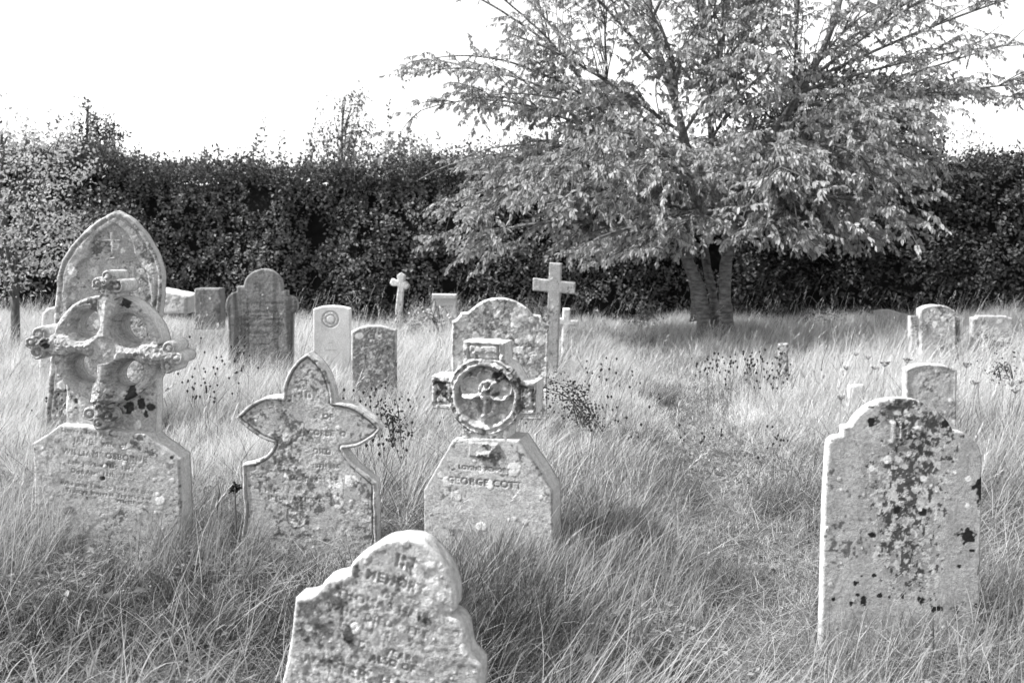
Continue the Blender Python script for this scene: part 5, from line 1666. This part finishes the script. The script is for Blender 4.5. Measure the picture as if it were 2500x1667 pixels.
def umbel(px, py, Y, label, seed, tone=.6, r=.034, h=None, stem=.22):
    g = np.random.default_rng(seed)
    top = at(px, py, Y)
    gz = float(hz(np.array(top.x), np.array(Y)))
    root = empty("yarrow", (top.x, Y, gz))
    tag(root, label, "wildflower", "flat-headed yarrow in the long grass")
    T = np.array([top.x, top.y, top.z])
    B = np.array([top.x - .06, Y, gz])
    C = curve3([B, (B + T) / 2 + [.02, 0, 0], T - [0, 0, .03]], 5)
    st = [tube(C, np.linspace(.0022, .0016, len(C)), 4)]
    n = 22; a = g.uniform(0, 6.28, n); rr = r * np.sqrt(g.random(n))
    H = T + np.stack([np.cos(a) * rr, np.sin(a) * rr, g.normal(0, .004, n) - rr * .08], 1)
    for q in H: st.append(tube(np.array([C[-1], (C[-1] + q) / 2 - [0, 0, .004], q]), np.array([.0016, .0013, .0012]), 3))
    combine("stem", [(v, f, t * stem / .2 ) for v, f, t in st], M_DRY, parent=root)
    v, f, nn = blob(H, g.uniform(.005, .009, n), .4, g)
    combine("flower_head", [(v, f, np.full(nn, tone))], M_DRY, parent=root)
for i, (px, py, Y, lab, tn) in enumerate([
    (2054, 965, 6.3, "white yarrow head nearest the path, upper left of the monogrammed gravestone", .45), (2090, 860, 8.0, "white yarrow on the pale grass above the low kerb stone", .45),
    (2120, 868, 7.9, "white yarrow just right of its neighbour above the low kerb", .45), (2068, 894, 7.3, "yarrow right above the low kerb stone", .45), (2136, 892, 7.1, "small yarrow between the kerb stone and the dark dried heads", .6),
    (2160, 885, 7.0, "dark dried yarrow above the small sunken arch, leftmost dark head", .05), (2215, 877, 7.2, "dark dried yarrow above the small sunken arch, middle dark head", .05), (2360, 888, 7.0, "dark dried yarrow right of the small sunken arch", .06),
    (2380, 928, 6.0, "white yarrow right of the small sunken arch", .45), (2470, 930, 5.8, "white yarrow near the right edge, level with the sunken arch", .45), (2492, 925, 6.2, "white yarrow touching the right edge of the picture", .45), (2480, 948, 5.7, "lower white yarrow near the right edge", .45)]):
    umbel(px, py, Y, lab, 700 + i, tn)

def dock(px0, py0, px1, py1, Y, label, seed, n=260, spread=.05, name="dock_plant", ns=4, t0=.1):
    g = np.random.default_rng(seed)
    a = at(px0, py0, Y); b = at(px1, py1, Y + .1)
    root = empty(name, (a.x, Y, float(hz(np.array(a.x), np.array(Y)))))
    tag(root, label, "weed")
    A = np.array([a.x, a.y, max(a.z, 0.0)]); B = np.array([b.x, b.y, b.z])
    st = []; pts = []
    for k in range(ns):
        e = B + g.normal(0, .05, 3) * [1, 1, .8]; s = A + g.normal(0, .03, 3) * [1, 1, 0]
        C = curve3([s, (s + e) / 2 + [0, 0, .08 * (A[2] > .15)], e], 6); st.append(tube(C, np.linspace(.005, .002, len(C)), 4))
        t = g.uniform(t0, 1, n // ns); i = np.minimum((t * (len(C) - 1)).astype(int), len(C) - 2)
        pts.append(C[i] + g.normal(0, spread, (len(t), 3)))
    for v, f, t in st: combine("stem", [(v, f, t * .4)], M_DRY, parent=root)
    P = np.concatenate(pts); P[:, 2] = np.maximum(P[:, 2], .05); v, f, nn = blob(P, g.uniform(.004, .009, len(P)), .8, g)
    combine("seed_clusters", [(v, f, np.full(nn, .025))], M_DRY, parent=root)['kind'] = "stuff" 
dock(1462, 1052, 1345, 948, 6.4, "dark dried dock stalks leaning left beside the anchor cross's right arm", 801, 380, .035)
dock(1420, 1040, 1375, 985, 6.3, "dark low tangle of dried seed stalks behind the leaning dock", 802, 110, .05)
dock(588, 1300, 583, 1185, 4.1, "small dark dried umbel standing at the left foot of the trefoil-headed stone", 803, 60, .010, ns=1, t0=.75)
dock(965, 1090, 950, 1010, 5.6, "dark dried seed stalks behind the right tip of the trefoil-headed stone", 804, 180, .03)
dock(2475, 930, 2440, 905, 6.6, "dark weedy tuft in the grass near the right edge", 805, 120, .05)

# curled dead leaves lying in the foreground grass
def dead_leaf(px, py, z, size, label, seed, tone=.45):
    tone *= .42; z *= .8
    g = np.random.default_rng(seed)
    p = ground(px, py, z)
    nu, nv = 9, 5
    u, v = np.meshgrid(np.linspace(0, 1, nu), np.linspace(-1, 1, nv), indexing='ij')
    wv = size * .32 * np.sin(np.pi * np.clip(u * .95 + .03, 0, 1)) ** .7 * (1 + .25 * np.sin(u * 19) * np.abs(v))
    az = g.uniform(-.6, .6)
    X = (u - .5) * size; Y_ = v * wv; Zc = .35 * size * (.4 - (u - .5) ** 2 * 2) + .30 * np.abs(v) * wv + .05 * size * vn(u * 6, v * 4, seed=seed)
    V = np.stack([X * math.cos(az) - Y_ * math.sin(az), X * math.sin(az) + Y_ * math.cos(az), Zc], -1).reshape(-1, 3)
    I = np.arange(nu * nv).reshape(nu, nv)
    F = np.stack([I[:-1, :-1], I[1:, :-1], I[1:, 1:], I[:-1, 1:]], -1).reshape(-1, 4)
    o = mesh_np("dead_leaf", V, [F], M_DRY, attrs={"tone": np.full(len(V), tone) * (.8 + .4 * vn(V[:, 0] * 300, V[:, 1] * 300, seed=seed))}, loc=p)
    tag(o, label, "leaf", "dead leaves fallen in the foreground grass")
for i, a in enumerate([(262, 1462, .14, .085, "curled dead leaf in the lower left grass, lightest of a pair", .2), (262, 1512, .11, .06, "crumpled dead leaf just below the curled one at lower left", .22),
                       (340, 1450, .13, .075, "flat brown leaf to the right of the curled one at lower left", .2), (590, 1395, .16, .05, "single pale dead leaf below the trefoil-headed stone", .2),
                       (552, 1550, .15, .035, "small bright leaf left of the foreground gravestone", .3), (1445, 1610, .2, .06, "pale upright leaf among the straws at bottom centre", .22)]):
    dead_leaf(a[0], a[1], a[2], a[3], a[4], 850 + i, a[5])

bpy.context.view_layer.update()
